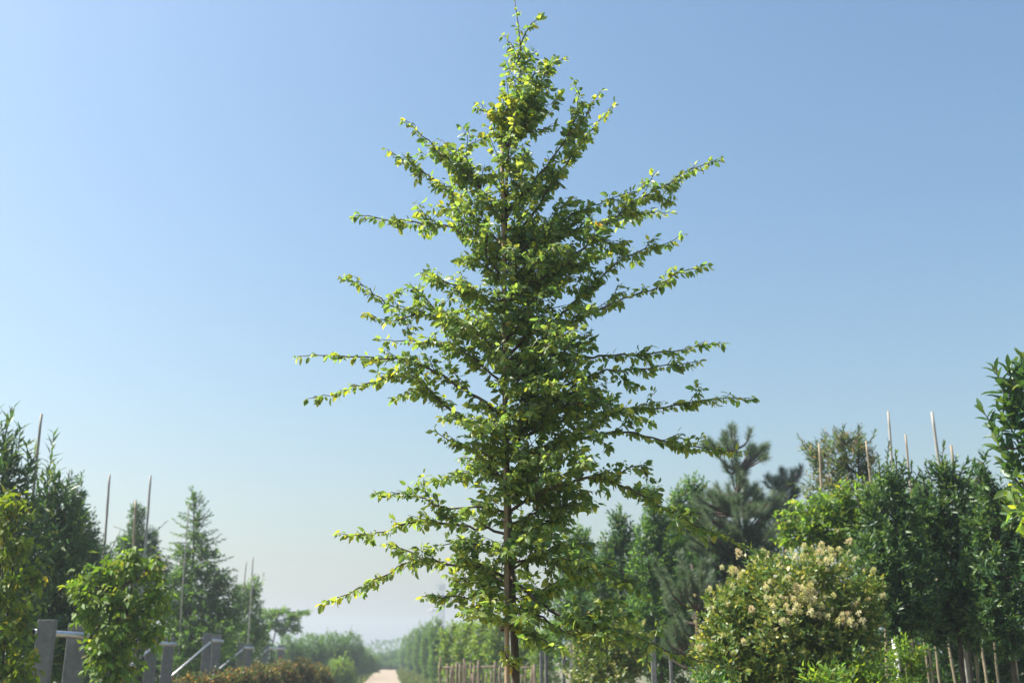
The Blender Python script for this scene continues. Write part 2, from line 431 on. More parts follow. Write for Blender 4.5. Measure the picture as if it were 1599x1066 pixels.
# flower panicles: four shared meshes of small petals
FM = []
def flower_meshes():
    for v in range(5):
        lv = Leaves(); n = 150
        h = rng.rand(n) ** .8
        r = .042 * (1 - .75 * h) + .008
        a = rng.rand(n) * 6.28
        P = np.stack([np.cos(a) * r * rng.rand(n) ** .4, np.sin(a) * r * rng.rand(n) ** .4, h * .10], 1)
        P += .008 * rng.randn(n, 3)
        D = norm(P * np.array((6, 6, 1)) + .02 * rng.randn(n, 3) + np.array((0, 0, .02))); N = rng.randn(n, 3)
        C = tints(n, [(4, [(.76, .70, .46), (.64, .64, .28), (.70, .56, .40), (.50, .52, .20), (.78, .74, .56)][v], .2), (3, (.62, .60, .26), .2), (2, (.30, .36, .10), .2)])
        lv.add(P, D, N, .016 + .012 * rng.rand(n), .012 + .008 * rng.rand(n), C)
        FM.append(leaf_mesh('flower_cluster', lv.cat(), T_LOW, M['flower']))
flower_meshes()

def add_flowers(root, cs, rs, n, ro):
    k = 0; tries = 0
    sunv = np.array(sd)
    centres = []
    for i in range(n):
        for _ in range(150):
            if centres and rng.rand() < .45: # panicles gather in sprays
                b0 = centres[rng.randint(len(centres))]; p = b0 + rng.randn(3) * np.array((.13, .13, .07)); dr = norm(p - ro - np.array((0, 0, 1.2)))
            else:
                w = rs[:, 0] * rs[:, 2]; j = rng.choice(len(cs), p=w / w.sum())
                P, D = lobe_points(cs[j], rs[j], 1, 1.0); p, dr = P[0], D[0]
            inside = np.any((((p - cs) / rs) ** 2).sum(1) < .80)
            out = np.all((((p - cs) / rs) ** 2).sum(1) > 1.35)
            if inside or out: continue
            if dr[2] < -.3 or dr[1] > .8: continue
            if rng.rand() > .12 + .8 * max(0, dr[2] * .75 - dr[0] * .22 - dr[1] * .4): continue
            break
        else: continue
        if len(centres) < n // 3: centres.append(p)
        p = p + dr * .085
        o = bpy.data.objects.new('flower_cluster', FM[rng.randint(len(FM))]); COL.objects.link(o); o.parent = root
        s = (.24 + .5 * rng.rand() ** 1.4) * (1.0 if n > 100 else .85)
        o.location = p - ro; o.scale = (s, s, s * (.8 + .4 * rng.rand()))
        tilt = Vector((dr[0] * .8 + .25 * rng.randn(), dr[1] * .8 + .25 * rng.randn(), 1.0)).to_track_quat('Z', 'Y')
        o.rotation_euler = tilt.to_euler()

# ------------------------------------------------------------------ the setting: ground, path
S = 900.0
gn = 90
gx = np.sign(np.linspace(-1, 1, gn)) * np.abs(np.linspace(-1, 1, gn)) ** 3 * S
GX, GY = np.meshgrid(gx, gx + 60)
GZ = .03 * np.sin(GX * 1.7 + 1) * np.cos(GY * 1.3) * np.exp(-((GX - road_x(GY)) / 60) ** 2) * (np.abs(GX - road_x(GY)) > 3)
V = np.stack([GX, GY, GZ - .02], -1).reshape(-1, 3)
ii = (np.arange(gn - 1)[:, None] * gn + np.arange(gn - 1)[None]).ravel()
Q = np.stack([ii, ii + 1, ii + gn + 1, ii + gn], 1)
g = link('ground', mesh_np('ground', V, [Q], M['ground'], True)); g['kind'] = 'structure'

ys = np.linspace(-12, 118, 131); rows = []
ncs = 9
for y in ys:
    hw = 1.12 + .1 * math.sin(y * .7) + .05 * math.sin(y * 2.3)
    for q in range(ncs):
        s_ = -1 + 2 * q / (ncs - 1)
        rows.append((road_x(y) + s_ * hw, y, .052 - .045 * s_ ** 4 - .018 * math.exp(-((abs(s_) - .55) / .16) ** 2)))
ii = (np.arange(len(ys) - 1)[:, None] * ncs + np.arange(ncs - 1)[None]).ravel()
p_ = link('dirt_path', mesh_np('dirt_path', np.array(rows), [np.stack([ii, ii + 1, ii + ncs + 1, ii + ncs], 1)], M['path'], True)); p_['kind'] = 'structure'

# grass and weeds on the verges: nobody could count them
lv = Leaves(); n = 42000
yy = rng.rand(n) ** 1.4 * 110 + 1.5; side = np.where(rng.rand(n) < .5, -1, 1)
off = 1.05 + np.abs(rng.randn(n)) * 1.3 + (side > 0) * .1
P = np.stack([road_x(yy) + side * off, yy, np.full(n, -.01)], 1)
D = norm(np.stack([.5 * rng.randn(n), .5 * rng.randn(n), np.ones(n)], 1))
lv.add(P, D, rng.randn(n, 3), .06 + .15 * rng.rand(n) ** 2 * (1 + yy / 50), .005 + .007 * rng.rand(n) + yy * .0003, tints(n, [(4, (.07, .12, .03), .4), (1, (.2, .18, .08), .3)]))
go = link('verge_grass', leaf_mesh('verge_grass', lv.cat(), T_LOW, M['leaf_soft']))
tag(go, 'rough grass growing along both edges of the dirt path', 'grass', kind='stuff')

# ------------------------------------------------------------------ the tree in the middle
D0 = 6.5
TRUNK = [(806, 1066), (803, 1000), (800, 930), (796, 850), (792, 760), (789, 660), (788, 560), (788, 460), (789, 360), (791, 260), (797, 190), (812, 130), (815, 105), (812, 60), (808, 25), (803, -4)]
tp = np.array([at(x, y, D0 + .03 * math.sin(i)) for i, (x, y) in enumerate(TRUNK)])
base = np.array((tp[0][0] + .02, D0, 0.))
tp = np.vstack([[base - (0, 0, .05)], [base * .5 + tp[0] * .5 + (.005, 0, 0)], tp])
def resample(P, n):
    P = np.asarray(P, float); s = np.concatenate([[0], np.cumsum(np.linalg.norm(np.diff(P, axis=0), axis=1))])
    t = np.linspace(0, s[-1], n); Q = np.stack([np.interp(t, s, P[:, k]) for k in range(3)], 1)
    for _ in range(2): Q[1:-1] = .25 * Q[:-2] + .5 * Q[1:-1] + .25 * Q[2:]
    return Q, s[-1]
tree = empty('deciduous_tree', tuple(base), 'tall slender young tree with long drooping leafy limbs tied to a wooden stake', 'tree')
mb = MB(); TP, tl = resample(tp, 48)
zz = (TP[:, 2] / TP[-1][2])
mb.tube(TP, .028 * (1 - zz) ** .8 + .002 + .012 * np.exp(-zz * 12), 10, .04)
mb.build('trunk', M['bark'], tree, True, base)

LIMBS = [ # polyline from trunk to tip, depth drift at the tip (m), foliage weight, yellow share
 # right
 ([(800,385),(814,359),(865,286),(907,225),(932,192),(960,162)], .15, .75, .22),
 ([(790,345),(804,314),(829,288),(853,259),(880,222),(905,175),(898,125)], -.2, .8, .1),
 ([(880,222),(905,195),(925,165),(938,142)], -.1, .8, .08),
 ([(790,480),(809,452),(860,428),(897,398),(938,361),(965,335),(1012,304),(1043,285),(1085,261),(1124,247)], -.35, 1.15, .16),
 ([(800,400),(841,357),(880,340),(917,325),(956,308),(990,300)], .1, .9, .1),
 ([(800,420),(853,378),(885,364),(936,347),(980,342),(1014,333),(1046,331)], .35, .85, .1),
 ([(790,560),(834,519),(883,486),(917,452),(951,422),(987,395),(1043,381),(1064,366)], .2, 1.0, .08),
 ([(790,480),(830,440),(880,418),(930,400),(965,385)], .5, 1.3, .03),
 ([(790,600),(830,545),(908,496),(967,470),(1024,449),(1065,422),(1104,413)], -.4, .8, .16),
 ([(788,575),(811,558),(862,550),(924,558),(967,555),(1011,552),(1082,542),(1127,536)], .3, .8, .02),
 ([(788,660),(844,620),(890,600),(947,578),(998,575),(1052,572),(1091,564)], -.2, .85, .1),
 ([(788,700),(850,662),(900,645),(947,640),(998,637),(1036,638),(1087,625),(1139,619),(1176,622)], .25, .8, .08),
 ([(788,690),(850,640),(910,625),(960,640),(1018,657)], -.5, 1.3, .1),
 ([(790,740),(857,698),(908,684),(960,673),(1011,681),(1057,696),(1113,701),(1165,704)], -.3, 1.0, .12),
 ([(792,800),(830,775),(875,757),(932,742),(993,768),(1046,797),(1104,827),(1161,847),(1195,868)], -.5, 1.15, .14),
 ([(932,745),(965,745),(985,728),(1003,722),(1012,745)], -.2, .5, .03),
 ([(794,840),(850,808),(895,795),(932,786)], .2, 1.1, .05),
 ([(797,880),(840,868),(879,875),(944,890),(985,910),(1010,930)], -.4, 1.3, .05),
 ([(798,900),(840,940),(890,968),(950,980),(1008,998),(1069,1026),(1123,1041),(1165,1047)], -.5, 1.0, .05),
 ([(798,930),(830,955),(880,985),(930,990),(975,1000)], -.4, 1.1, .02),
 ([(802,960),(822,985),(850,1000),(878,1012)], -.4, .9, .05),
 ([(800,1040),(790,1025),(783,1008)], -.15, .5, .5),
 # left
 ([(789,340),(762,305),(736,280),(707,254),(674,229),(654,203),(631,187)], -.2, .85, .12),
 ([(750,292),(735,262),(720,238),(740,222),(758,214)], -.15, 1.1, .08),
 ([(722,270),(705,240),(690,218)], .15, .9, .1),
 ([(789,385),(745,345),(701,300),(672,277),(645,260),(621,242),(605,233)], .2, .9, .15),
 ([(788,440),(755,390),(716,356),(674,350),(629,345),(598,342),(570,335),(551,338)], -.15, .85, .05),
 ([(788,420),(750,370),(715,335),(690,320),(678,322)], .3, 1.0, .2),
 ([(788,570),(753,535),(687,501),(648,487),(610,480),(587,459),(561,442),(535,434)], .15, .95, .12),
 ([(690,500),(672,474),(655,452),(640,446),(622,456)], -.1, .7, .08),
 ([(760,470),(725,450),(690,440),(668,428),(660,425)], -.4, 1.2, .12),
 ([(655,488),(630,498),(601,501),(573,490)], -.1, .8, .15),
 ([(787,600),(741,562),(694,533),(659,538),(630,531),(594,530)], -.2, .75, .12),
 ([(787,650),(741,618),(694,588),(659,571),(629,562),(589,557),(554,558),(519,556),(479,551),(465,556)], -.25, .75, .12),
 ([(787,690),(716,648),(685,625),(666,604),(655,587),(624,587),(584,595),(561,602),(530,613),(481,622)], .1, .7, .12),
 ([(700,640),(671,615),(648,612),(616,621)], .2, .8, .05),
 ([(788,730),(755,709),(725,697),(698,688),(678,672)], -.2, 1.0, .1),
 ([(788,690),(750,665),(715,650),(693,650)], -.4, 1.0, .08),
 ([(788,745),(755,735),(725,739),(692,746),(669,752)], .3, 1.0, .16),
 ([(790,800),(740,789),(710,796),(680,790),(650,770),(620,773),(586,769)], -.2, .75, .08),
 ([(792,835),(740,820),(695,820),(662,808),(635,819),(599,830),(560,836),(528,832)], .2, .8, .15),
 ([(794,905),(746,880),(710,886),(680,874),(650,871),(626,886),(599,901),(569,916),(530,931),(505,941)], -.3, .8, .15),
 ([(655,872),(640,860),(620,852),(603,848)], .0, .7, .05),
 ([(794,860),(743,848),(710,847),(678,852)], -.3, .8, .08),
 ([(797,955),(760,930),(725,935),(692,928),(661,931)], -.3, 1.2, .15),
 ([(797,930),(765,905),(735,905),(705,920),(690,945)], .3, 1.2, .15),
 ([(798,985),(780,960),(745,950),(720,955)], -.6, 1.0, .3),
 # leader
 ([(796,215),(808,185),(818,160),(826,135)], -.12, 2.2, .12),
 ([(796,225),(815,200),(835,185),(842,168)], .12, 2.0, .05),
 ([(815,118),(826,92),(838,80)], -.05, 1.0, .08),
 ([(814,112),(806,95),(796,88)], .05, 1.0, .1),
 ([(797,190),(783,180),(765,176),(745,167)], -.1, .7, .1),
 ([(812,135),(840,112),(862,98),(884,90)], .05, .4, .05),
 ([(800,175),(830,140),(855,115),(862,98)], -.1, 2.2, .08),
 ([(798,200),(830,170),(850,150),(858,135)], .1, 2.2, .05),
 ([(795,220),(825,205),(850,200),(866,196)], .1, .6, .2),
 ([(793,235),(785,205),(784,180),(786,155)], -.15, 2.6, .6),
 ([(814,108),(803,80),(797,68),(786,55)], -.05, .35, .05),
 ([(812,70),(824,48),(834,32),(840,30)], .0, .35, .1),
 ([(793,300),(812,262),(820,240),(818,228)], -.2, 1.0, .15),
]
GREEN = [(5, (.135, .210, .070), .35), (3, (.090, .170, .066), .35), (2.5, (.19, .245, .065), .25)]
YEL = [(4, (.21, .25, .030), .25), (.7, (.29, .30, .045), .2), (.06, (.30, .22, .05), .2)]
lv = Leaves()
UPV = np.array((0, 0, 1.))
def put_leaves(P, ax, n, yel, size=1.0, hang=.8):
    """n leaves at points P (n,3) set alternately along twigs of axis ax"""
    AXn = norm(ax)
    side = norm(np.cross(AXn, UPV + .3 * rng.randn(n, 3))) * np.where(rng.rand(n, 1) < .5, -1, 1)
    D = norm(AXn * (.55 + .3 * rng.randn(n, 1)) + side * .9 + .35 * rng.randn(n, 3) + np.array((0, 0, -hang)) * (.2 + 1.0 * rng.rand(n, 1)))
    N = norm(UPV * .6 + .75 * rng.randn(n, 3) + np.array((-.3, -.2, 0)))
    L = .053 * size * (.45 + .9 * rng.rand(n)); W = L * (.42 + .2 * rng.rand(n))
    y = rng.rand(n) < yel * .75
    C = np.where(y[:, None], tints(n, YEL), tints(n, GREEN))
    lv.add(P + D * .012, D, N, L, W, C)

def grow(Pl, weight, yel, r0, thick_tip=.0022):
    """a limb along Pl with side twigs and leaves; returns nothing, builds one branch part"""
    ln = np.linalg.norm(np.diff(Pl, axis=0), axis=1).sum()
    n = max(10, int(ln / .05)); Pb, ln = resample(Pl, n)
    Pb[2:-1] += rng.randn(n - 3, 3) * .006
    tt = np.linspace(0, 1, n)
    mb = MB(); mb.tube(Pb, r0 * (1 - tt) ** .9 + thick_tip, 7)
    ax = np.gradient(Pb, axis=0)
    # leaves on the limb itself
    k = int(ln * 118 * (.6 + .4 * weight)); t = .10 + .9 * rng.rand(k) ** .85
    idx = np.clip((t * (n - 1)).astype(int), 0, n - 2); fr = (t * (n - 1) - idx)[:, None]
    P = Pb[idx] * (1 - fr) + Pb[idx + 1] * fr
    put_leaves(P[t < .8], ax[idx][t < .8], int((t < .8).sum()), yel); put_leaves(P[t >= .8], ax[idx][t >= .8], int((t >= .8).sum()), yel + .1, .88)
    put_leaves(np.repeat(Pb[-1][None], 3, 0), np.repeat(ax[-1][None], 3, 0), 3, yel, .9)
    # side twigs
    k = int(ln * (8.5 if Pl[0][2] > 4.1 else 10) * weight) + 1
    for _ in range(k):
        t = .06 + .84 * rng.rand() ** 1.15
        i = int(t * (n - 1)); s0 = Pb[i]; a = norm(ax[i])
        tlen = (.36 * (1 - t) ** .9 * min(1.0, .35 + .65 * ln) + .03) * (.45 + .75 * rng.rand()) * min(1.25, .5 + .6 * weight)
        out = norm(np.cross(a, UPV)) * random.choice((-1, 1))
        dr = norm(a * (.55 + .3 * rng.rand()) + out * (.3 + .7 * rng.rand()) + UPV * (.2 + .3 * rng.randn()))
        q = 5; u = np.linspace(0, 1, q)[:, None]
        tw = s0 + dr * tlen * u + np.array((0, 0, -.10)) * tlen * u ** 2 + rng.randn(q, 3) * .004 * u
        mb.tube(tw, .0035 * (1 - .6 * u[:, 0]), 5)
        if tlen > .13: # finer twigs
            for _k in range(2 if tlen < .24 else 3):
                v0 = tw[1 + rng.randint(3)]; d2 = norm(dr + .75 * rng.randn(3)); l2 = tlen * (.3 + .3 * rng.rand())
                t2 = v0 + d2 * l2 * u + np.array((0, 0, -.1)) * l2 * u ** 2
                mb.tube(t2, .0024 * (1 - .5 * u[:, 0]), 4)
                k2 = int(l2 * 92) + 2; vv = .2 + .8 * rng.rand(k2, 1); put_leaves(v0 + d2 * l2 * vv, np.repeat(d2[None], k2, 0), k2, yel, .9)
        kk = int(tlen * 78) + 2; v = .12 + .88 * rng.rand(kk); j = np.clip((v * (q - 1)).astype(int), 0, q - 2); f2 = (v * (q - 1) - j)[:, None]
        put_leaves(tw[j] * (1 - f2) + tw[j + 1] * f2, np.repeat(dr[None], kk, 0), kk, yel, .95)
    return mb.build('branch', M['bark'], tree, True, base)

BUILT = []   # (px, py, depth) samples of the limbs that stand already
TX = np.array(TRUNK, float)
for pl, dy, w, ye in LIMBS:
    n = len(pl)
    pts = np.array(pl, float); seg = np.concatenate([[0], np.cumsum(np.linalg.norm(np.diff(pts, axis=0), axis=1))]); seg /= seg[-1]
    st = 0.0
    if abs(pts[0][0] - np.interp(-pts[0][1], -TX[:, 1], TX[:, 0])) > 22 and BUILT: # springs from another limb
        B_ = np.array(BUILT); j_ = int(np.argmin(((B_[:, :2] - pts[0]) ** 2).sum(1))); st = B_[j_][2] - D0
        pl = [tuple(B_[j_][:2])] + list(pl[1:])
    else: # springs from the trunk itself
        pl = [(float(np.interp(-pts[0][1], -TX[:, 1], TX[:, 0])), pl[0][1])] + list(pl[1:])
    for i in range(n - 1):
        for f_ in np.linspace(0, 1, 8): BUILT.append((pl[i][0] * (1 - f_) + pl[i + 1][0] * f_, pl[i][1] * (1 - f_) + pl[i + 1][1] * f_, D0 + st + dy * (seg[i] * (1 - f_) + seg[i + 1] * f_)))
    P3 = np.array([at(pl[i][0], pl[i][1], D0 + st + dy * seg[i]) for i in range(n)])
    ln = np.linalg.norm(np.diff(P3, axis=0), axis=1).sum()
    grow(P3, w, ye, min(.0095, .0028 + .0042 * ln))
# limbs that run towards and away from the viewer and fill the heart of the crown
zs = np.linspace(1.9, 4.9, 25)
for i, z in enumerate(zs):
    az = i * 2.399 + .4 * rng.randn()
    dx, dy = math.cos(az), math.sin(az)
    if abs(dx) > .78: dx *= .55
    prof = np.interp(z, [1.6, 2.4, 3.6, 4.3, 5.0], [.5, .58, .75, .6, .22])
    ln = prof * (.75 + .4 * rng.rand())
    ln *= 1.0 if dx > 0 else .86
    j = int(np.argmin(np.abs(TP[:, 2] - z))); p0 = TP[j]
    rise = .55 + .25 * rng.rand()
    t = np.linspace(0, 1, 6)[:, None]
    P3 = p0 + np.array((dx, dy, 0)) * ln * t + UPV * ln * (rise * t - .35 * t ** 2)
    grow(P3, 1.15,   .03 if dx > 0 else .10, .0035 + .005 * ln)
for i in range(15): # the right side of the crown is the fuller one
    z = 2.0 + 2.7 * (i + rng.rand()) / 15; az = -1.0 + 2.0 * rng.rand()
    ln = np.interp(z, [2.0, 3.0, 4.2, 4.8], [.5, .68, .62, .3]) * (.7 + .4 * rng.rand())
    p0 = TP[int(np.argmin(np.abs(TP[:, 2] - z)))]; t = np.linspace(0, 1, 6)[:, None]
    grow(p0 + np.array((math.cos(az), math.sin(az), 0)) * ln * t + UPV * ln * (.6 * t - .35 * t ** 2), 1.3, .04, .0035 + .005 * ln)
# leaves close round the leader
k = 90; j = rng.randint(36, 48, k); put_leaves(TP[j] + rng.randn(k, 3) * .01, np.repeat(UPV[None], k, 0), k, .1, .85)
for z in np.concatenate([np.linspace(2.6, 5.2, 44), np.linspace(1.9, 2.5, 3)]):
    az = rng.rand() * 6.283; p0 = TP[int(np.argmin(np.abs(TP[:, 2] - z)))]; ln = .10 + .22 * rng.rand()
    t = np.linspace(0, 1, 5)[:, None]; dv = np.array((math.cos(az), math.sin(az) if rng.rand() < .35 else -abs(math.sin(az)), .5 + .4 * rng.rand()))
    P3 = p0 + dv * ln * t
    mb = MB(); mb.tube(P3, .004 * (1 - .6 * t[:, 0]), 5); mb.build('twig', M['bark'], tree, True, base)
    kk = int(16 + 40 * ln); v = .15 + .85 * rng.rand(kk, 1); put_leaves(p0 + dv * ln * v, np.repeat(dv[None], kk, 0), kk, .1)
emit_leaves(tree, lv, T_FINE, M['leaf'], 300, 'crown')
print('main tree leaves', sum(len(x) for x in lv.P))

# its stake, with ties
def cane(name, label, p0, p1, r, mat, group=None, nodes=True, cat='stake', taper=.8, k=9):
    p0 = np.array(p0, float); p1 = np.array(p1, float)
    ro = np.array((p0[0], p0[1], 0.))
    mb = MB(); n = 26; t = np.linspace(0, 1, n)
    P = p0 + (p1 - p0) * t[:, None]
    bow = (p1 - p0)[2] * .009 * rng.randn() if nodes else .006
    P[:, 0] += bow * np.sin(t * 3.1) ; P[1:-1, :2] += rng.randn(n - 2, 2) * r * .06
    rr = r * (1 - (1 - taper) * t)
    if nodes: rr = rr * (1 + .10 * (np.arange(n) % 4 == 2))
    mb.tube(P, rr, k)
    o = mb.build(name, M[mat], None, True, ro); o.location = ro
    return tag(o, label, cat, group)
a = at(791, 1066, D0 - .03); b = at(784, 212, D0 - .02)
dirv = (a - b) / (a - b)[2]; foot = a - dirv * (a[2] + .08)
st = cane('wooden_stake', 'straight brown wooden stake lashed to the slender central tree', foot, b, .0175, 'stake', nodes=False, taper=.72)
for z in (1.75, 2.6, 3.5, 4.3):
    c = b + dirv * (z - b[2]); tr = TP[int(np.argmin(np.abs(TP[:, 2] - z)))]
    cen = (c + tr) / 2; th = np.linspace(0, 6.283, 15)
    hw = np.linalg.norm((c - tr)[:2]) / 2 + .024
    ring = np.stack([cen[0] + hw * np.cos(th), cen[1] + .026 * np.sin(th), z + .01 * np.sin(th * 2)], 1)
    mb = MB(); mb.tube(ring, .006, 6); mb.tube(ring + (0, 0, .011), .006, 6)
    mb.build('tie', M['tie'], st, True, np.array(st.location))

# ------------------------------------------------------------------ left of the path
def foot_xy(p): return p
G1 = 'tall bare canes standing among the left hand trees'
def stake_px(label, x0, y0, x1, y1, d, r, mat='grey_cane', group=None):
    """cane whose top shows at (x0,y0) and which passes (x1,y1)"""
    t = at(x0, y0, d); q = at(x1, y1, d); dv = (t - q) / (t - q)[2]
    return cane('support_cane', label, t - dv * (t[2] + .05), t, r, mat, group)

plant('laurel_tree', 'dark tree with long narrow upright leaves beside the tallest left cane', 'tree', 13.2,
      [(5, 730, 36, 55), (-5, 800, 55, 60), (35, 860, 45, 60), (0, 930, 60, 70), (20, 1010, 60, 60)], .20, .050, PAL['laurel'], 1.7, T_MID, 'leaf_gloss', pick=200,
      extra=[(2, 700, 20, 638, 14), (20, 735, 32, 668, 14), (-10, 690, -4, 640, 12), (30, 780, 52, 715, 14)], up=1.2, m=11, sl=2.2, tipcol=(.3, (.10, .16, .05)), trunk_r=.05)
plant('laurel_tree', 'dark laurel with long arching leaf shoots right behind the tallest left cane', 'tree', 14.0,
      [(82, 790, 34, 50), (88, 850, 50, 55), (75, 930, 55, 70), (85, 1010, 60, 60)], .20, .048, PAL['laurel'], 1.7, T_MID, 'leaf_gloss', pick=200,
      extra=[(72, 760, 84, 674, 20), (92, 790, 112, 742, 16), (60, 760, 55, 705, 14), (100, 800, 126, 772, 12)], up=1.1, m=11, sl=2.2, tipcol=(.35, (.11, .17, .05)), trunk_r=.05)
plant('evergreen_tree', 'dense dark feathery evergreen between the laurel and the bare grey cane', 'tree', 18,
      [(117, 795, 14, 45), (122, 840, 26, 45), (135, 870, 24, 40), (112, 910, 48, 60), (120, 990, 55, 60)], .085, .03, PAL['dark'], 2.3, T_LOW, 'leaf', up=.9, trunk_r=.05, shell=.6)
plant('yellow_green_shrub', 'yellow green shrub with drooping leaves in front of the dark laurels', 'shrub', 9.8,
      [(14, 798, 28, 32), (32, 842, 16, 26), (2, 860, 30, 36), (55, 905, 18, 20), (10, 920, 34, 30), (30, 960, 24, 24), (0, 1000, 40, 50), (30, 1050, 30, 40), (10, 1120, 44, 60)], .10, .042, PAL['yellow'], 1.2, T_MID, 'leaf_soft', up=.2, droop=.9, m=8, stems=3, trunk_r=.025)
plant('maple_sapling', 'bright green bushy sapling with drooping leaves hiding a concrete post frame', 'sapling', 10.8,
      [(135, 912, 26, 22), (165, 895, 22, 22), (200, 885, 26, 22), (238, 890, 20, 24), (207, 862, 12, 14), (150, 945, 34, 28), (195, 935, 40, 34), (238, 935, 26, 32), (185, 985, 46, 30), (235, 985, 22, 24), (160, 1015, 34, 28), (185, 1045, 34, 26)],
      .10, .046, PAL['bright'], 1.25, T_MID, 'leaf_soft', up=.2, droop=.8, m=8, stems=2, trunk_r=.025)
plant('evergreen_tree', 'small dark ragged evergreen with wispy side twigs between two bare canes', 'tree', 25,
      [(213, 812, 13, 28), (222, 842, 26, 18), (200, 850, 22, 14), (222, 885, 42, 32), (205, 940, 52, 46)], .07, .026, PAL['dark'], 1.9, T_LOW, 'leaf', up=.6, trunk_r=.045,
      extra=[(235, 835, 262, 812, 14), (200, 830, 178, 822, 10), (212, 800, 210, 782, 8)])
plant('evergreen_tree', 'low dark evergreen round the foot of the bare grey cane', 'tree', 20,
      [(160, 872, 20, 22), (168, 905, 32, 34), (160, 965, 40, 50)], .07, .026, PAL['dark'], 1.9, T_LOW, 'leaf', up=.6, trunk_r=.04, extra=[(160, 865, 150, 835, 8), (170, 865, 188, 828, 10)])
fe = [(303, 775, 299, 757, 10), (300, 766, 294, 761, 4)]
for q in range(64):
    y = 770 + 190 * (q + rng.rand()) / 64; hw = min(72, 5 + (y - 760) * .44) * (.65 + .5 * rng.rand()); sgn = 1 if q % 2 else -1
    fe.append((305 + sgn * hw * .25, y + 4, 305 + sgn * hw, y - 2 + 6 * rng.randn() - (3 if hw < 25 else 0), int(9 + hw * .22)))
plant('tiered_tree', 'pointed dark green tree with tiered spreading branches and a thin hooked tip', 'tree', 27,
      [(303, 785, 4, 16), (306, 812, 8, 16), (306, 838, 14, 14), (290, 862, 18, 12), (322, 862, 18, 12), (306, 890, 30, 18), (275, 905, 26, 16), (340, 905, 26, 16), (306, 930, 46, 26), (350, 945, 30, 28), (270, 950, 36, 28), (320, 975, 58, 34), (300, 1010, 66, 42)],
      .105, .042, PAL['mid'], 1.35, T_LOW, 'leaf', up=.1, trunk_r=.06, extra=fe, shell=.6)
plant('leafy_sapling', 'thin pale green sapling beside the short pair of canes', 'sapling', 33,
      [(396, 922, 12, 22), (390, 955, 20, 24), (376, 935, 14, 24), (400, 985, 18, 22), (380, 1000, 34, 36)], .09, .04, PAL['hedge'], 1.7, T_LOW, 'leaf', up=.5, trunk_r=.03)
plant('flat_topped_tree', 'small flat topped tree with layered pale green crown beyond the post frames', 'tree', 46,
      [(436, 956, 18, 6), (418, 960, 16, 9), (458, 962, 18, 5), (474, 956, 9, 3), (448, 974, 20, 5), (424, 975, 18, 7), (410, 988, 12, 9), (462, 982, 10, 4), (440, 988, 9, 5)], .16, .07, PAL['hedge'], 1.2, T_LOW, 'leaf', up=.1, shell=.4, extra=[(470, 957, 486, 954, 7), (460, 975, 470, 980, 5), (440, 952, 446, 944, 5), (418, 955, 410, 946, 5)], trunk_r=.07, base=float(at(418, 1010, 46)[0]))
# canes
stake_px('tall thick grey cane rising through the dark laurels', 65, 646, 58, 720, 13.6, .022)
stake_px('short slim cane tip beside the arching laurel shoots', 108, 733, 104, 770, 16, .016)
stake_px('tall bare grey cane above the low dark evergreen', 171, 741, 160, 860, 19, .026)
stake_px('tall bare grey cane just right of the ragged evergreen', 235, 742, 224, 860, 20, .026)
stake_px('brown cane standing in the top of the ragged evergreen', 212, 782, 210, 840, 20, .028, 'bamboo')
stake_px('slim cane half hidden in the pointed tiered tree', 295, 786, 291, 850, 26.5, .018)
stake_px('shorter cane of the pair above the pale sapling', 385, 876, 382, 915, 32.6, .022)
stake_px('longer cane of the pair above the pale sapling', 395, 869, 392, 915, 32.4, .024)

# concrete post frames with steel tubes
def post_frame(label, xa, xb, ytop, w, d, brace=-1, hp=2.35, gap=.0):
    pa = at(xa, 1022, d); pb = at(xb, 1022, d + .6)
    ro = np.array((pa[0], pa[1], 0.))
    top = at(xa, ytop, d)[2]
    root = empty('post_frame', tuple(ro), label, 'post frame', 'concrete post frames along the left of the path')
    for p, h in ((pa, top), (pb, top - .02)):
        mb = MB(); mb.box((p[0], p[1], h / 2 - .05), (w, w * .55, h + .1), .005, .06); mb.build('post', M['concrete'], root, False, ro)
    zc = top - .13
    mid = (pa + pb) / 2; s = 1 if xb > xa else -1
    e0 = np.array((pa[0] - w * .75 * s, pa[1] - w * .75, zc)); e1 = np.array((pb[0] + w * .9 * s, pb[1] - w * .28, zc - .03))
    e0[1] = pa[1] - w * .46; e1[1] = pb[1] - w * .46
    mb = MB(); pr = w * .19; mb.tube(np.array([e0, (e0 + e1) / 2, e1]), pr, 12); pipe = mb.build('pipe', M['steel'], root, True, ro)
    mb = MB(); ed = norm(e0 - e1); mb.tube(np.array([e0 - ed * .03, e0 + ed * .012]), pr + .005, 12); mb.build('end_cap', M['rubber'], pipe, True, ro)
    # diagonal stay down to the ground
    s0 = np.array((pa[0] + .1 * s, pa[1] - w * .30 - .035, zc - .05)); 
    s1 = np.array((pa[0] + brace * 1.35, pa[1] - .25, .0)) if brace else None
    if brace:
        s1 = np.array((pa[0] + brace * 1.9, pa[1] - .5, -.03))
        mb = MB(); mb.tube(np.array([s0, (s0 + s1) / 2, s1]), w * .12, 9); mb.build('stay', M['steel'], root, True, ro)
    return root
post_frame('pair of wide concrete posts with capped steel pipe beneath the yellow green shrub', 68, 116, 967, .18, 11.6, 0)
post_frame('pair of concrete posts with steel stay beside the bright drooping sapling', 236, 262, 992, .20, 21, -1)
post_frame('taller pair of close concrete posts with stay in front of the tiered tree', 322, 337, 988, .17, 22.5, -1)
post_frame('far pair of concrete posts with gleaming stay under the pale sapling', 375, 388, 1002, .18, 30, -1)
post_frame('farthest pair of concrete posts beside the flat topped tree', 414, 438, 1005, .22, 38, -1)

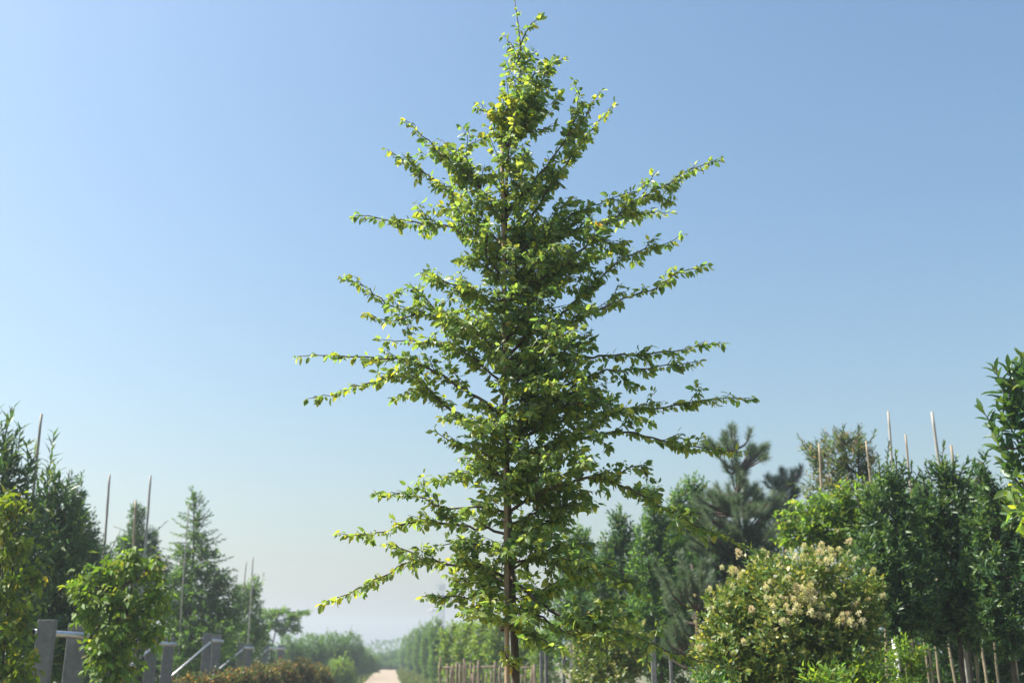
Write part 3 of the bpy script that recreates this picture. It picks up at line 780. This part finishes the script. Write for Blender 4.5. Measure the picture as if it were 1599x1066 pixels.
for x, y, rx, ry, d, lb in [(150, 1000, 40, 50, 27, 'shaded shrub behind the bright drooping sapling'), (215, 1005, 40, 44, 28, 'shaded shrub behind the left legs of the stayed concrete posts'), (285, 1005, 40, 44, 31, 'dark shrub beneath the pointed tiered tree'), (355, 1012, 36, 36, 36, 'dark shrub between the taller posts and the pale sapling'), (400, 1022, 30, 30, 44, 'dark low shrub under the flat topped tree')]:
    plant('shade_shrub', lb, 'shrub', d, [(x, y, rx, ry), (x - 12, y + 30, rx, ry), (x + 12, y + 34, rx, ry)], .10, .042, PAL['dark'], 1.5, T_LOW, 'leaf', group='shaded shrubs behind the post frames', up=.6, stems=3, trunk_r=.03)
# red leaved shrubs in front of the far hedge
reds = [(335, 1062, 26, 14, 20), (372, 1058, 24, 15, 21), (408, 1054, 24, 18, 23), (442, 1051, 24, 20, 25), (474, 1049, 22, 20, 27), (502, 1055, 18, 17, 29), (300, 1066, 26, 12, 19)]
for x, y, rx, ry, d in reds:
    plant('red_shrub', 'low reddish brown leaved shrub in the row along the post frames', 'shrub', d, [(x, y, rx, ry), (x - rx * .4, y + ry, rx, ry), (x + rx * .4, y + ry * 1.1, rx * .9, ry)], .07, .032, PAL['red'], 2.0, T_LOW, 'leaf', group='red shrubs along the post frames', up=.9, stems=3, trunk_r=.02)
# shrub rows further along the left of the path
lf = [(452, 1018, 24, 26, 56, 'mid', 'dark bushy shrub right beside the farthest concrete posts'), (486, 1016, 24, 26, 60, 'mid', 'rounded green shrub of the far hedge behind the red shrubs'),
      (518, 1013, 24, 25, 66, 'mid', 'rounded green shrub of the far hedge behind the red shrubs'), (546, 1012, 22, 24, 72, 'mid', 'leafy far shrub with tall sprigs standing above the hedge'),
      (566, 1028, 18, 20, 80, 'hedge', 'small far shrub at the left edge of the path'), (580, 1034, 13, 14, 95, 'hedge', 'farthest small shrub on the left of the path'),
      (530, 1048, 22, 22, 52, 'bright', 'low yellow green shrub at the path edge before the far hedge')]
for i, (x, y, rx, ry, d, pl, lb) in enumerate(lf):
    ex = [(x - 2, y - 20, x + 4, y - 38, 10), (x + 8, y - 20, x + 12, y - 30, 8)] if i == 3 else [(x - 6, y - 20, x - 8, y - 29, 7)]
    plant('hedge_shrub', lb, 'shrub', d, [(x, y, rx, ry), (x - rx * .4, y + ry * .8, rx, ry), (x + rx * .45, y + ry, rx * .8, ry)], .11, .05, PAL[pl], 1.9, T_LOW, 'leaf', group='far hedge on the left of the path', up=.6, stems=3, trunk_r=.03, extra=ex)
# trees closing the end of the path
for x, y, rx, ry, d, lb in [(612, 1026, 14, 14, 135, 'round far tree closing the end of the path'), (595, 1032, 13, 12, 130, 'low far tree left of the path end'), (630, 1031, 14, 14, 128, 'low far tree right of the path end'), (604, 1040, 12, 9, 122, 'dark low bush at the very end of the path'), (624, 1040, 12, 9, 124, 'dark low bush at the very end of the path')]:
    plant('far_tree', lb, 'tree', d, [(x, y, rx, ry), (x + rx * .5, y + ry * .6, rx, ry * .8), (x - rx * .5, y + ry * .7, rx, ry * .8)], .22, .11, PAL['mid'], 1.7, T_LOW, 'leaf_soft', group='trees at the end of the path', trunk_r=.12)
# far tree belt round the whole site
lv = Leaves()
for q in range(190):
    az = q / 190 * 6.283 + .01 * rng.randn(); rr_ = 330 + 60 * rng.rand()
    c = np.array((rr_ * math.sin(az), rr_ * math.cos(az), 2.2)); rad = np.array((7 + 3 * rng.rand(), 7, 2.6 + 1.6 * rng.rand()))
    P, dr = lobe_points(c, rad, 240, .8)
    lv.add(P, dr + .5 * rng.randn(240, 3), UPV + .6 * rng.randn(240, 3), 1.1 + .6 * rng.rand(240), .8 + .3 * rng.rand(240), tints(240, PAL['mid']))
fo = link('far_tree_belt', leaf_mesh('far_tree_belt', lv.cat(), T_LOW, M['leaf_soft'])); tag(fo, 'far low belt of trees along the horizon', 'woodland', kind='stuff')

# ------------------------------------------------------------------ right of the path
hg = [(634, 1018, 10, 26, 115), (645, 1013, 11, 30, 98), (656, 1008, 11, 32, 82), (668, 1004, 11, 34, 68), (681, 1000, 12, 36, 56)]
for x, y, rx, ry, d in hg:
    plant('column_hedge', 'upright bright green clipped hedge tree lining the right of the path', 'hedge', d, [(x, y, rx, ry), (x, y + ry, rx * 1.1, ry), (x + rx * .7, y + ry * .5, rx, ry)], .09, .045, PAL['hedge'], 2.0, T_LOW, 'leaf', group='clipped hedge trees right of the path', up=.9, trunk_r=.05, shell=.85)
sp = [(703, 1000, 17, 26, 38, 'slim leafy sapling at the left end of the picket fence'), (727, 996, 18, 26, 37, 'leafy sapling rising behind the picket fence'), (752, 994, 18, 28, 36, 'leafy sapling rising behind the picket fence'), (776, 992, 18, 28, 35, 'leafy sapling rising behind the picket fence'),
      (818, 1000, 22, 26, 34, 'leafy sapling behind the fence right of the central stake'), (852, 1004, 22, 28, 33, 'leafy sapling behind the twin grey posts')]
for x, y, rx, ry, d, lb in sp:
    plant('leafy_sapling', lb, 'sapling', d, [(x, y, rx, ry), (x - 5, y + ry * .8, rx, ry * .7), (x + 7, y - ry * .5, rx * .6, ry * .6), (x, y + 55, rx * 1.1, 34)], .11, .05, PAL['bright'], 1.6, T_LOW, 'leaf', group='saplings behind the picket fence', up=.5, trunk_r=.03, stems=2)

# picket fence of rough sticks
fa = at(685, 1030, 31); fb = at(838, 1030, 29)
fr = np.array((fa[0], fa[1], 0.))
fence = empty('picket_fence', tuple(fr), 'low rough fence of uneven brown wooden sticks beneath the saplings', 'fence')
vmesh = []
for v in range(5):
    mb = MB(); n = 7; t = np.linspace(0, 1, n); P = np.stack([.012 * np.cumsum(rng.randn(n)) * .4, .008 * rng.randn(n), t - .03], 1)
    mb.tube(P, .032 * (1 - .15 * t), 7, .06); o = mb.build('picket', M['picket'], fence, True); vmesh.append(o.data); bpy.data.objects.remove(o)
q = 0.0; k = 0
L_ = float(np.linalg.norm(fb - fa))
while q < L_:
    o = bpy.data.objects.new('picket', vmesh[k % 5]); COL.objects.link(o); o.parent = fence
    f_ = q / L_; p = fa * (1 - f_) + fb * f_ - fr
    h = (1.38 + .09 * rng.randn()) * (1.0 if f_ < .5 else .97)
    wd = .75 + .6 * rng.rand()
    o.location = (p[0], p[1] + .02 * rng.randn(), 0); o.scale = (wd, wd, h); o.rotation_euler = (.02 * rng.randn(), .025 * rng.randn(), rng.rand() * 6.28)
    q += (.075 + .05 * rng.rand()) if rng.rand() < .8 else .19; k += 1
for z in (.45, 1.27):
    mb = MB(); t = np.linspace(0, 1, 8)[:, None]; P = fa * (1 - t) + fb * t; P[:, 2] = z + .01 * rng.randn(8); P[:, 1] += .05
    mb.tube(P, .022, 7); mb.build('rail', M['picket'], fence, True, fr)

# grey posts on the right
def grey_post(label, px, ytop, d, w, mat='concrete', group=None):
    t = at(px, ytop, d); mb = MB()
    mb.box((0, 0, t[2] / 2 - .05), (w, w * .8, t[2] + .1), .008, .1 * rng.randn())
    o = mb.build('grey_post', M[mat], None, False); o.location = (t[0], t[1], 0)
    return tag(o, label, 'post', group)
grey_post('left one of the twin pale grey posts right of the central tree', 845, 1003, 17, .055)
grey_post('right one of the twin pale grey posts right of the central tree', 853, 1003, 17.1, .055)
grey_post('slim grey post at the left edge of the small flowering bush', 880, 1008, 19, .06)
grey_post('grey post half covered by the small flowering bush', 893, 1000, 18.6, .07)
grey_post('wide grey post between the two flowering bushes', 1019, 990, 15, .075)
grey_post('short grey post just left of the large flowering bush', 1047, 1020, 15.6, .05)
# far mast and pole
md = 360.0; mt = at(689, 893, md); ro = np.array((mt[0], md, 0.))
mast = empty('lattice_mast', tuple(ro), 'faint tall grey lattice mast standing far beyond the hedge', 'mast')
H = float(mt[2]); W0, W1 = 1.9, .55
def leg(k, z):
    w = W0 + (W1 - W0) * z / H
    return np.array((w * (1 if k in (0, 3) else -1), w * (1 if k < 2 else -1), z))
for k in range(4):
    mb = MB(); mb.tube(np.array([leg(k, z) for z in np.linspace(0, H - 4, 8)]), .16, 6); mb.build('leg', M['paint_steel'], mast)
mb = MB(); zs_ = np.linspace(0, H - 4, 15)
for a_, b_ in zip(zs_[:-1], zs_[1:]):
    for k in range(4):
        mb.tube(np.array([leg(k, a_), leg((k + 1) % 4, b_)]), .08, 4); mb.tube(np.array([leg((k + 1) % 4, a_), leg(k, b_)]), .08, 4); mb.tube(np.array([leg(k, b_), leg((k + 1) % 4, b_)]), .08, 4)
mb.build('bracing', M['paint_steel'], mast)
for zt in (H - 5.5, H - 9):
    mb = MB(); th = np.linspace(0, 6.283, 13); mb.tube(np.stack([1.25 * np.cos(th), 1.25 * np.sin(th), np.full(13, zt)], 1), .12, 6)
    for k in range(6):
        a_ = k * 1.047; mb.box((1.3 * math.cos(a_), 1.3 * math.sin(a_), zt + .6), (.35, .35, 2.0), .0)
    for k in range(4): mb.tube(np.array([leg(k, zt), (leg(k, zt)[0] * 1.6, leg(k, zt)[1] * 1.6, zt)]), .1, 5)
    mb.build('antenna_ring', M['paint_steel'], mast, False)
mb = MB(); mb.tube(np.array([(0, 0, H - 5), (0, 0, H)]), .1, 6); mb.tube(np.array([leg(0, H - 4.05), leg(2, H - 4.05)]), .09, 5); mb.tube(np.array([leg(1, H - 4.05), leg(3, H - 4.05)]), .09, 5); mb.build('spike', M['paint_steel'], mast)
t = at(674, 948, 118); mb = MB(); mb.tube(np.array([(0, 0, -.1), (0, 0, t[2] * .5), (0, 0, t[2])]), [.11, .09, .07], 8)
mb.tube(np.array([(-.5, 0, t[2] - .35), (.5, 0, t[2] - .35)]), .05, 6)
o = mb.build('utility_pole', M['paint_steel']); o.location = (t[0], 118, 0); tag(o, 'thin grey pole with short crossbar just left of the far mast', 'pole')

# mid distance trees on the right
plant('broadleaf_tree', 'slim hazy tree between the central tree and the conical tree', 'tree', 23, [(903, 838, 18, 24), (888, 870, 24, 26), (915, 880, 26, 36), (900, 930, 44, 44), (930, 960, 44, 50), (895, 1000, 44, 40)], .11, .05, PAL['mid'], 2.0, T_LOW, 'leaf', up=.8, trunk_r=.06)
plant('conical_tree', 'conical dense tree with some pale leaf undersides beside the slim hazy tree', 'tree', 20, [(966, 818, 14, 22), (978, 846, 22, 26), (955, 862, 24, 26), (985, 890, 34, 34), (950, 905, 34, 34), (970, 945, 52, 46), (965, 1010, 54, 46)], .12, .05, PAL['silver'], 2.0, T_LOW, 'leaf_gloss', up=.8, trunk_r=.07, extra=[(968, 800, 968, 785, 8)])
plant('broadleaf_tree', 'narrow dark tree rising between the conical tree and the pine', 'tree', 19, [(1016, 782, 10, 22), (1024, 812, 20, 24), (1010, 840, 22, 24), (1040, 850, 30, 34), (1015, 890, 34, 36), (1050, 910, 42, 44), (1025, 960, 50, 46), (1035, 1015, 52, 46)], .09, .04, PAL['mid'], 2.1, T_LOW, 'leaf', up=.8, trunk_r=.06)
plant('broadleaf_tree', 'pale leafy tree just left of the pine', 'tree', 21, [(1084, 764, 20, 20), (1060, 782, 18, 20), (1098, 795, 30, 28), (1068, 820, 34, 30), (1110, 845, 36, 36), (1075, 870, 46, 40), (1060, 920, 46, 46)], .11, .045, PAL['silver'], 1.8, T_LOW, 'leaf', up=.8, trunk_r=.07, extra=[(1085, 755, 1083, 738, 8), (1065, 775, 1060, 755, 8)])
plant('broadleaf_tree', 'dark broadleaf tree filling the gap below the pine', 'tree', 20, [(1150, 860, 60, 40), (1110, 910, 52, 50), (1185, 900, 60, 50), (1075, 960, 46, 54), (1090, 1025, 60, 44), (1180, 980, 80, 60)], .09, .04, PAL['dark'], 1.9, T_LOW, 'leaf', up=.6, trunk_r=.06)

# pines: branch ends with long needles
def pine(label, d, base_px, shoots_px, trunk_pts, pal, nl=.165, per=330, nw=.0075):
    tpz = np.array([at(x, y, d) for x, y in trunk_pts]); b = np.array((at(base_px, 1022, d)[0], d, 0.))
    root = empty('pine_tree', tuple(b), label, 'tree')
    P, _ = resample(np.vstack([[b - (0, 0, .05)], tpz]), 14)
    mb = MB(); mb.tube(P, np.linspace(.09, .02, 14), 9, .05); mb.build('trunk', M['bark'], root, True, b)
    lv = Leaves()
    for s in shoots_px:
        dd = s[4] if len(s) > 4 else 0.0
        a = at(s[0], s[1], d + dd * .5); e = at(s[2], s[3], d + dd); ax = e - a; ln = np.linalg.norm(ax); an = norm(ax)
        zt = a[2] - .35 * abs(a[0] - P[:, 0].mean())
        j = int(np.argmin(np.linalg.norm(P - np.array((P[0][0], d, max(.5, zt))), axis=1))) if True else 0
        j = int(np.argmin(np.abs(P[:, 2] - zt)))
        mb = MB(); mb.tube(resample(np.array([P[j], (P[j] * .45 + a * .55) - (0, 0, .05), a, e]), 9)[0], np.linspace(.028, .008, 9), 6); mb.build('branch', M['bark'], root, True, b)
        n = int(per * (ln / .45) ** .8); t = rng.rand(n) ** .8
        rad = norm(np.cross(an, rng.randn(n, 3))); ang = (66 - 34 * t + 8 * rng.randn(n)); ang = np.radians(ang)[:, None]
        D = an * np.cos(ang) + rad * np.sin(ang)
        lv.add(a + ax * t[:, None], D, rng.randn(n, 3), nl * (.8 + .35 * rng.rand(n)), np.full(n, nw), tints(n, pal))
    emit_leaves(root, lv, T_NEEDLE, M['needle'], 0, 'needles')
def tuft(ps, cx, cy, rx, ry, ox, oy, n, ln, dep=.5):
    """n short shoots filling a rounded tuft and pointing away from (ox, oy)"""
    for q in range(n):
        a_ = rng.rand() * 6.283; r_ = rng.rand() ** .5
        x, y = cx + rx * r_ * math.cos(a_), cy + ry * r_ * math.sin(a_)
        dx_, dy_ = x - ox, y - oy; m_ = math.hypot(dx_, dy_) + 1e-6
        ps.append((x - ln * dx_ / m_, y - ln * dy_ / m_, x, y, dep * rng.randn()))
ps = [(1150, 745, 1149, 690)]
tuft(ps, 1149, 698, 34, 36, 1150, 770, 20, 18, .35); tuft(ps, 1104, 692, 10, 10, 1135, 725, 5, 14, .2); tuft(ps, 1189, 703, 13, 15, 1155, 740, 7, 14, .3); tuft(ps, 1150, 738, 22, 14, 1150, 780, 8, 14, .3)
tuft(ps, 1150, 768, 40, 18, 1150, 830, 26, 16, .6); tuft(ps, 1100, 782, 34, 16, 1150, 830, 18, 16, .6); tuft(ps, 1200, 785, 32, 18, 1150, 840, 18, 16, .6); tuft(ps, 1150, 805, 72, 34, 1152, 880, 48, 18, .9); tuft(ps, 1110, 845, 40, 26, 1152, 900, 14, 18, .8); tuft(ps, 1190, 840, 40, 28, 1152, 900, 14, 18, .8)
pine('tall grey green pine with tufted leader rising above the broadleaf trees', 20, 1158, ps, [(1158, 950), (1155, 850), (1152, 780), (1150, 735), (1149, 700)], PAL['needle'])
ps = [(1222, 770, 1221, 735)]
tuft(ps, 1220, 745, 14, 16, 1223, 790, 9, 15, .3); tuft(ps, 1245, 738, 10, 14, 1228, 780, 7, 14, .3); tuft(ps, 1202, 752, 8, 10, 1220, 785, 5, 12, .2); tuft(ps, 1222, 768, 26, 14, 1224, 820, 16, 14, .5); tuft(ps, 1226, 795, 38, 24, 1224, 850, 30, 16, .7)
pine('darker bluish pine behind the taller pine', 23, 1225, ps, [(1226, 950), (1226, 850), (1224, 790), (1222, 760)], PAL['needle_dark'])
ps = []
for q in range(26):
    x = 1075 + 34 * rng.randn() * .7; y = 905 + 38 * rng.randn() * .6; ps.append((x * .8 + 1085 * .2, y + 12, x, y - 14, .8 * rng.randn()))
for q in range(12):
    x = 1050 + 20 * rng.randn() * .6; y = 1000 + 14 * rng.randn(); ps.append((x * .8 + 1085 * .2, y + 8, x, y - 12, .6 * rng.randn()))
pine('small young pine with soft grey green tufts left of the large flowering bush', 16.5, 1092, ps, [(1090, 980), (1086, 920), (1080, 880)], PAL['needle'], nl=.14, per=420)

# flowering bushes
plant('flowering_bush', 'large rounded bush covered with sprays of cream and pinkish flowers', 'bush', 11,
      [(1232, 925, 92, 58), (1158, 965, 62, 58), (1300, 925, 72, 58), (1222, 1000, 120, 66), (1120, 1015, 40, 52), (1335, 962, 42, 44), (1300, 1030, 80, 48), (1160, 1060, 70, 44), (1185, 1125, 84, 66), (1275, 1130, 84, 66)],
      .075, .036, PAL['bushy'], 1.9, T_MID, 'leaf_gloss', up=.7, stems=5, trunk_r=.03, flowers=250)
plant('flowering_bush', 'small flowering bush with cream sprays behind the grey posts', 'bush', 17,
      [(950, 1000, 44, 38), (922, 1005, 28, 34), (980, 1015, 34, 36), (945, 1050, 56, 40), (945, 1110, 46, 44)], .075, .036, PAL['bushy'], 1.9, T_LOW, 'leaf_gloss', up=.7, stems=4, trunk_r=.025, flowers=50)

# the right hand rows
plant('broadleaf_tree', 'bright green broad leaved tree above the large flowering bush', 'tree', 13.5,
      [(1226, 830, 17, 22), (1262, 805, 36, 30), (1300, 800, 44, 34), (1345, 785, 36, 34), (1285, 840, 56, 34), (1382, 770, 24, 26), (1340, 840, 46, 40)], .105, .048, PAL['bright'], 1.6, T_MID, 'leaf', up=.3, droop=.35, trunk_r=.045, pick=120)
plant('willow_leaved_tree', 'olive tree with narrow leaves and dusky pinkish tips behind the bright tree', 'tree', 17,
      [(1312, 712, 46, 32), (1342, 694, 22, 20), (1275, 706, 20, 12), (1310, 690, 16, 14), (1308, 765, 56, 44), (1355, 735, 22, 36)], .13, .024, PAL['olive'], .8, T_LOW, 'leaf', up=.9, m=12, trunk_r=.05, angle=48,
      extra=[(1315, 690, 1317, 666, 14), (1340, 685, 1343, 664, 14), (1358, 690, 1366, 672, 12), (1262, 705, 1248, 682, 12), (1290, 695, 1288, 674, 12), (1275, 712, 1252, 698, 10)], tipcol=(.25, (.20, .15, .11)), shell=.5)
plant('osmanthus_tree', 'dark glossy narrow leaved tree right beside the large flowering bush', 'tree', 12.2,
      [(1392, 755, 22, 30), (1410, 790, 26, 28), (1372, 790, 26, 32), (1392, 835, 46, 44), (1370, 880, 44, 50), (1410, 905, 60, 62), (1385, 950, 30, 30), (1425, 955, 36, 34), (1400, 985, 18, 22)], .095, .032, PAL['osman'], 1.7, T_LOW, 'leaf_gloss', up=1.0, m=12, trunk_r=.04,
      extra=[(1385, 745, 1388, 690, 16), (1405, 745, 1412, 715, 10), (1370, 760, 1358, 722, 12), (1425, 760, 1436, 735, 10), (1345, 800, 1335, 770, 10), (1360, 780, 1350, 748, 10), (1400, 740, 1398, 705, 10), (1418, 750, 1424, 722, 9), (1375, 750, 1372, 715, 12)], tipcol=(.45, (.12, .20, .05)))
plant('osmanthus_tree', 'dark glossy tree beneath the thickest bare cane', 'tree', 12.6,
      [(1476, 745, 20, 28), (1500, 770, 24, 28), (1455, 780, 24, 30), (1478, 815, 46, 40), (1500, 870, 58, 56), (1470, 935, 52, 48), (1440, 830, 40, 50), (1495, 960, 44, 36), (1460, 985, 22, 26), (1525, 990, 20, 30)], .10, .035, PAL['osman'], 1.7, T_LOW, 'leaf_gloss', up=1.0, m=12, trunk_r=.045,
      extra=[(1470, 740, 1474, 690, 16), (1462, 745, 1450, 718, 10), (1500, 740, 1512, 715, 10), (1440, 775, 1430, 748, 10), (1520, 780, 1530, 748, 12), (1455, 750, 1445, 725, 9), (1488, 740, 1494, 712, 10), (1510, 755, 1520, 730, 9), (1445, 765, 1440, 735, 8)], tipcol=(.45, (.12, .20, .05)))
plant('osmanthus_tree', 'dark glossy tree beneath the big leaved branch at the far right', 'tree', 12.0,
      [(1550, 775, 24, 32), (1575, 810, 34, 40), (1535, 825, 26, 34), (1598, 840, 40, 50), (1560, 890, 56, 56), (1590, 950, 56, 50), (1535, 740, 18, 28), (1550, 965, 44, 34), (1580, 1000, 26, 26)], .10, .035, PAL['osman'], 1.7, T_LOW, 'leaf_gloss', up=1.0, m=12, trunk_r=.045, tipcol=(.45, (.12, .20, .05)))
plant('broadleaf_tree', 'green tree glimpsed behind the bare canes of the right row', 'tree', 16, [(1432, 775, 26, 26), (1525, 765, 26, 26), (1450, 840, 56, 46), (1540, 840, 70, 60), (1400, 900, 70, 60), (1500, 930, 90, 60)], .09, .04, PAL['mid'], 1.8, T_LOW, 'leaf', up=.7, trunk_r=.06)
plant('large_leaved_tree', 'tree with very large glossy leaves in upright rosettes above the right row', 'tree', 9.0,
      [(1592, 640, 20, 40), (1600, 700, 34, 50), (1615, 610, 26, 50), (1615, 780, 40, 40)], .175, .060, PAL['laurel'], .8, T_FINE, 'leaf_gloss', up=1.1, m=9, sl=1.3, trunk_r=.04, pick=170, base=float(at(1640, 900, 9)[0]), angle=60,
      extra=[(1580, 640, 1552, 572, 17), (1592, 620, 1574, 570, 16), (1572, 700, 1534, 640, 17), (1590, 690, 1560, 640, 14), (1598, 600, 1596, 556, 12), (1590, 745, 1556, 690, 12), (1595, 760, 1570, 725, 10), (1606, 700, 1588, 640, 12)], tipcol=(.3, (.10, .17, .05)))
plant('leafy_sapling', 'bright leaved sapling beneath the large glossy leaves', 'sapling', 8.6, [(1590, 765, 20, 16), (1604, 800, 20, 20)], .14, .06, PAL['bright'], 1.0, T_MID, 'leaf', up=.2, droop=.4, m=6, trunk_r=.018, base=float(at(1625, 1000, 8.6)[0]))
# undergrowth at the foot of the right rows
for x, y, rx, ry, d, pl, lb in [(1290, 1058, 40, 16, 9.6, 'bright', 'light green leafy weed in front of the large flowering bush'), (1355, 1045, 36, 26, 10.4, 'bright', 'leafy weed beside the white pipe'), (1110, 1062, 36, 16, 10, 'mid', 'low weed at the left foot of the large flowering bush'),
                                (1415, 1020, 26, 26, 11.6, 'bright', 'sunlit weed between the bamboo stakes')]:
    plant('leafy_weed', lb, 'weed', d, [(x, y, rx, ry), (x + 8, y + 40, rx, 40), (x - 10, y + 90, rx, 50), (x + 4, y + 150, rx, 50)], .085, .035, PAL[pl], 1.2, T_MID, 'leaf', group='weeds at the foot of the right rows', up=1.2, stems=4, trunk_r=.014)
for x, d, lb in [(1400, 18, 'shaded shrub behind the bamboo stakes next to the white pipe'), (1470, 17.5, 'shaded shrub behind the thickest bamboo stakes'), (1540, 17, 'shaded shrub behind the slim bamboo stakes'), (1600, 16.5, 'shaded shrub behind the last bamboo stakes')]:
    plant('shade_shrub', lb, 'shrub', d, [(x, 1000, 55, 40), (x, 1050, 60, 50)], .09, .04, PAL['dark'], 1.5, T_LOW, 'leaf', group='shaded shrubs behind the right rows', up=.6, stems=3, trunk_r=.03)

# canes of the right rows
stake_px('tall bare cane with leafy shoot beside it above the right row', 1387, 642, 1395, 715, 12.6, .018)
stake_px('shorter slim cane between the two tallest canes of the right row', 1414, 678, 1424, 760, 13.6, .016, 'bamboo')
stake_px('thickest bare cane rising highest above the right row', 1455, 643, 1467, 735, 12.9, .023)
stake_px('short cane tip just right of the thickest bare cane', 1485, 695, 1490, 740, 13.2, .02, 'bamboo')
stake_px('brown cane at the left side of the pinkish tipped tree', 1279, 692, 1284, 760, 14.6, .02, 'bamboo')
stake_px('brown cane at the right side of the pinkish tipped tree', 1352, 688, 1357, 740, 14.6, .018, 'bamboo')
sk = [(1382, 925, 1388, 1060, 12.6, .017), (1412, 880, 1430, 1060, 13.0, .026), (1446, 900, 1465, 1060, 14.2, .018), (1487, 885, 1511, 1060, 13.2, .026), (1462, 900, 1490, 1060, 15.0, .02), (1428, 900, 1447, 1060, 14.8, .016), (1516, 900, 1540, 1062, 14.4, .02), (1568, 900, 1586, 1062, 13.8, .018), (1545, 900, 1563, 1062, 15.0, .018)]
for x0, y0, x1, y1, d, r in sk:
    stake_px('thick bamboo stake propping the dark glossy trees of the right row' if r > .024 else 'slim bamboo stake among the shaded stems of the right row', x0, y0, x1, y1, d, r, 'bamboo', 'bamboo stakes under the right row')
t = at(1398, 985, 12.5)
mb = MB(); mb.tube(np.array([(0, 0, -.05), (.0, 0, t[2] * .5), (-.03, 0, t[2])]), .03, 10); mb.tube(np.array([(-.03, 0, t[2] - .03), (-.03, 0, t[2] + .012)]), .037, 10)
o = mb.build('white_pipe', M['pvc']); o.location = (t[0], t[1], 0); tag(o, 'upright white plastic pipe under the dark glossy trees', 'pipe')

# ------------------------------------------------------------------ air
hz, n, out = mat_new('haze_air')
pv = n.nodes.new('ShaderNodeVolumePrincipled'); pv.inputs['Color'].default_value = (.76, .84, .92, 1); pv.inputs['Density'].default_value = .0018; pv.inputs['Anisotropy'].default_value = .35
n.links.new(pv.outputs[0], out.inputs['Volume'])
mb = MB(); mb.box((0, 60, 15.0), (1880, 1880, 34)); o = mb.build('haze', hz, None, False); tag(o, 'thin pale summer haze in the air', 'haze', kind='stuff')
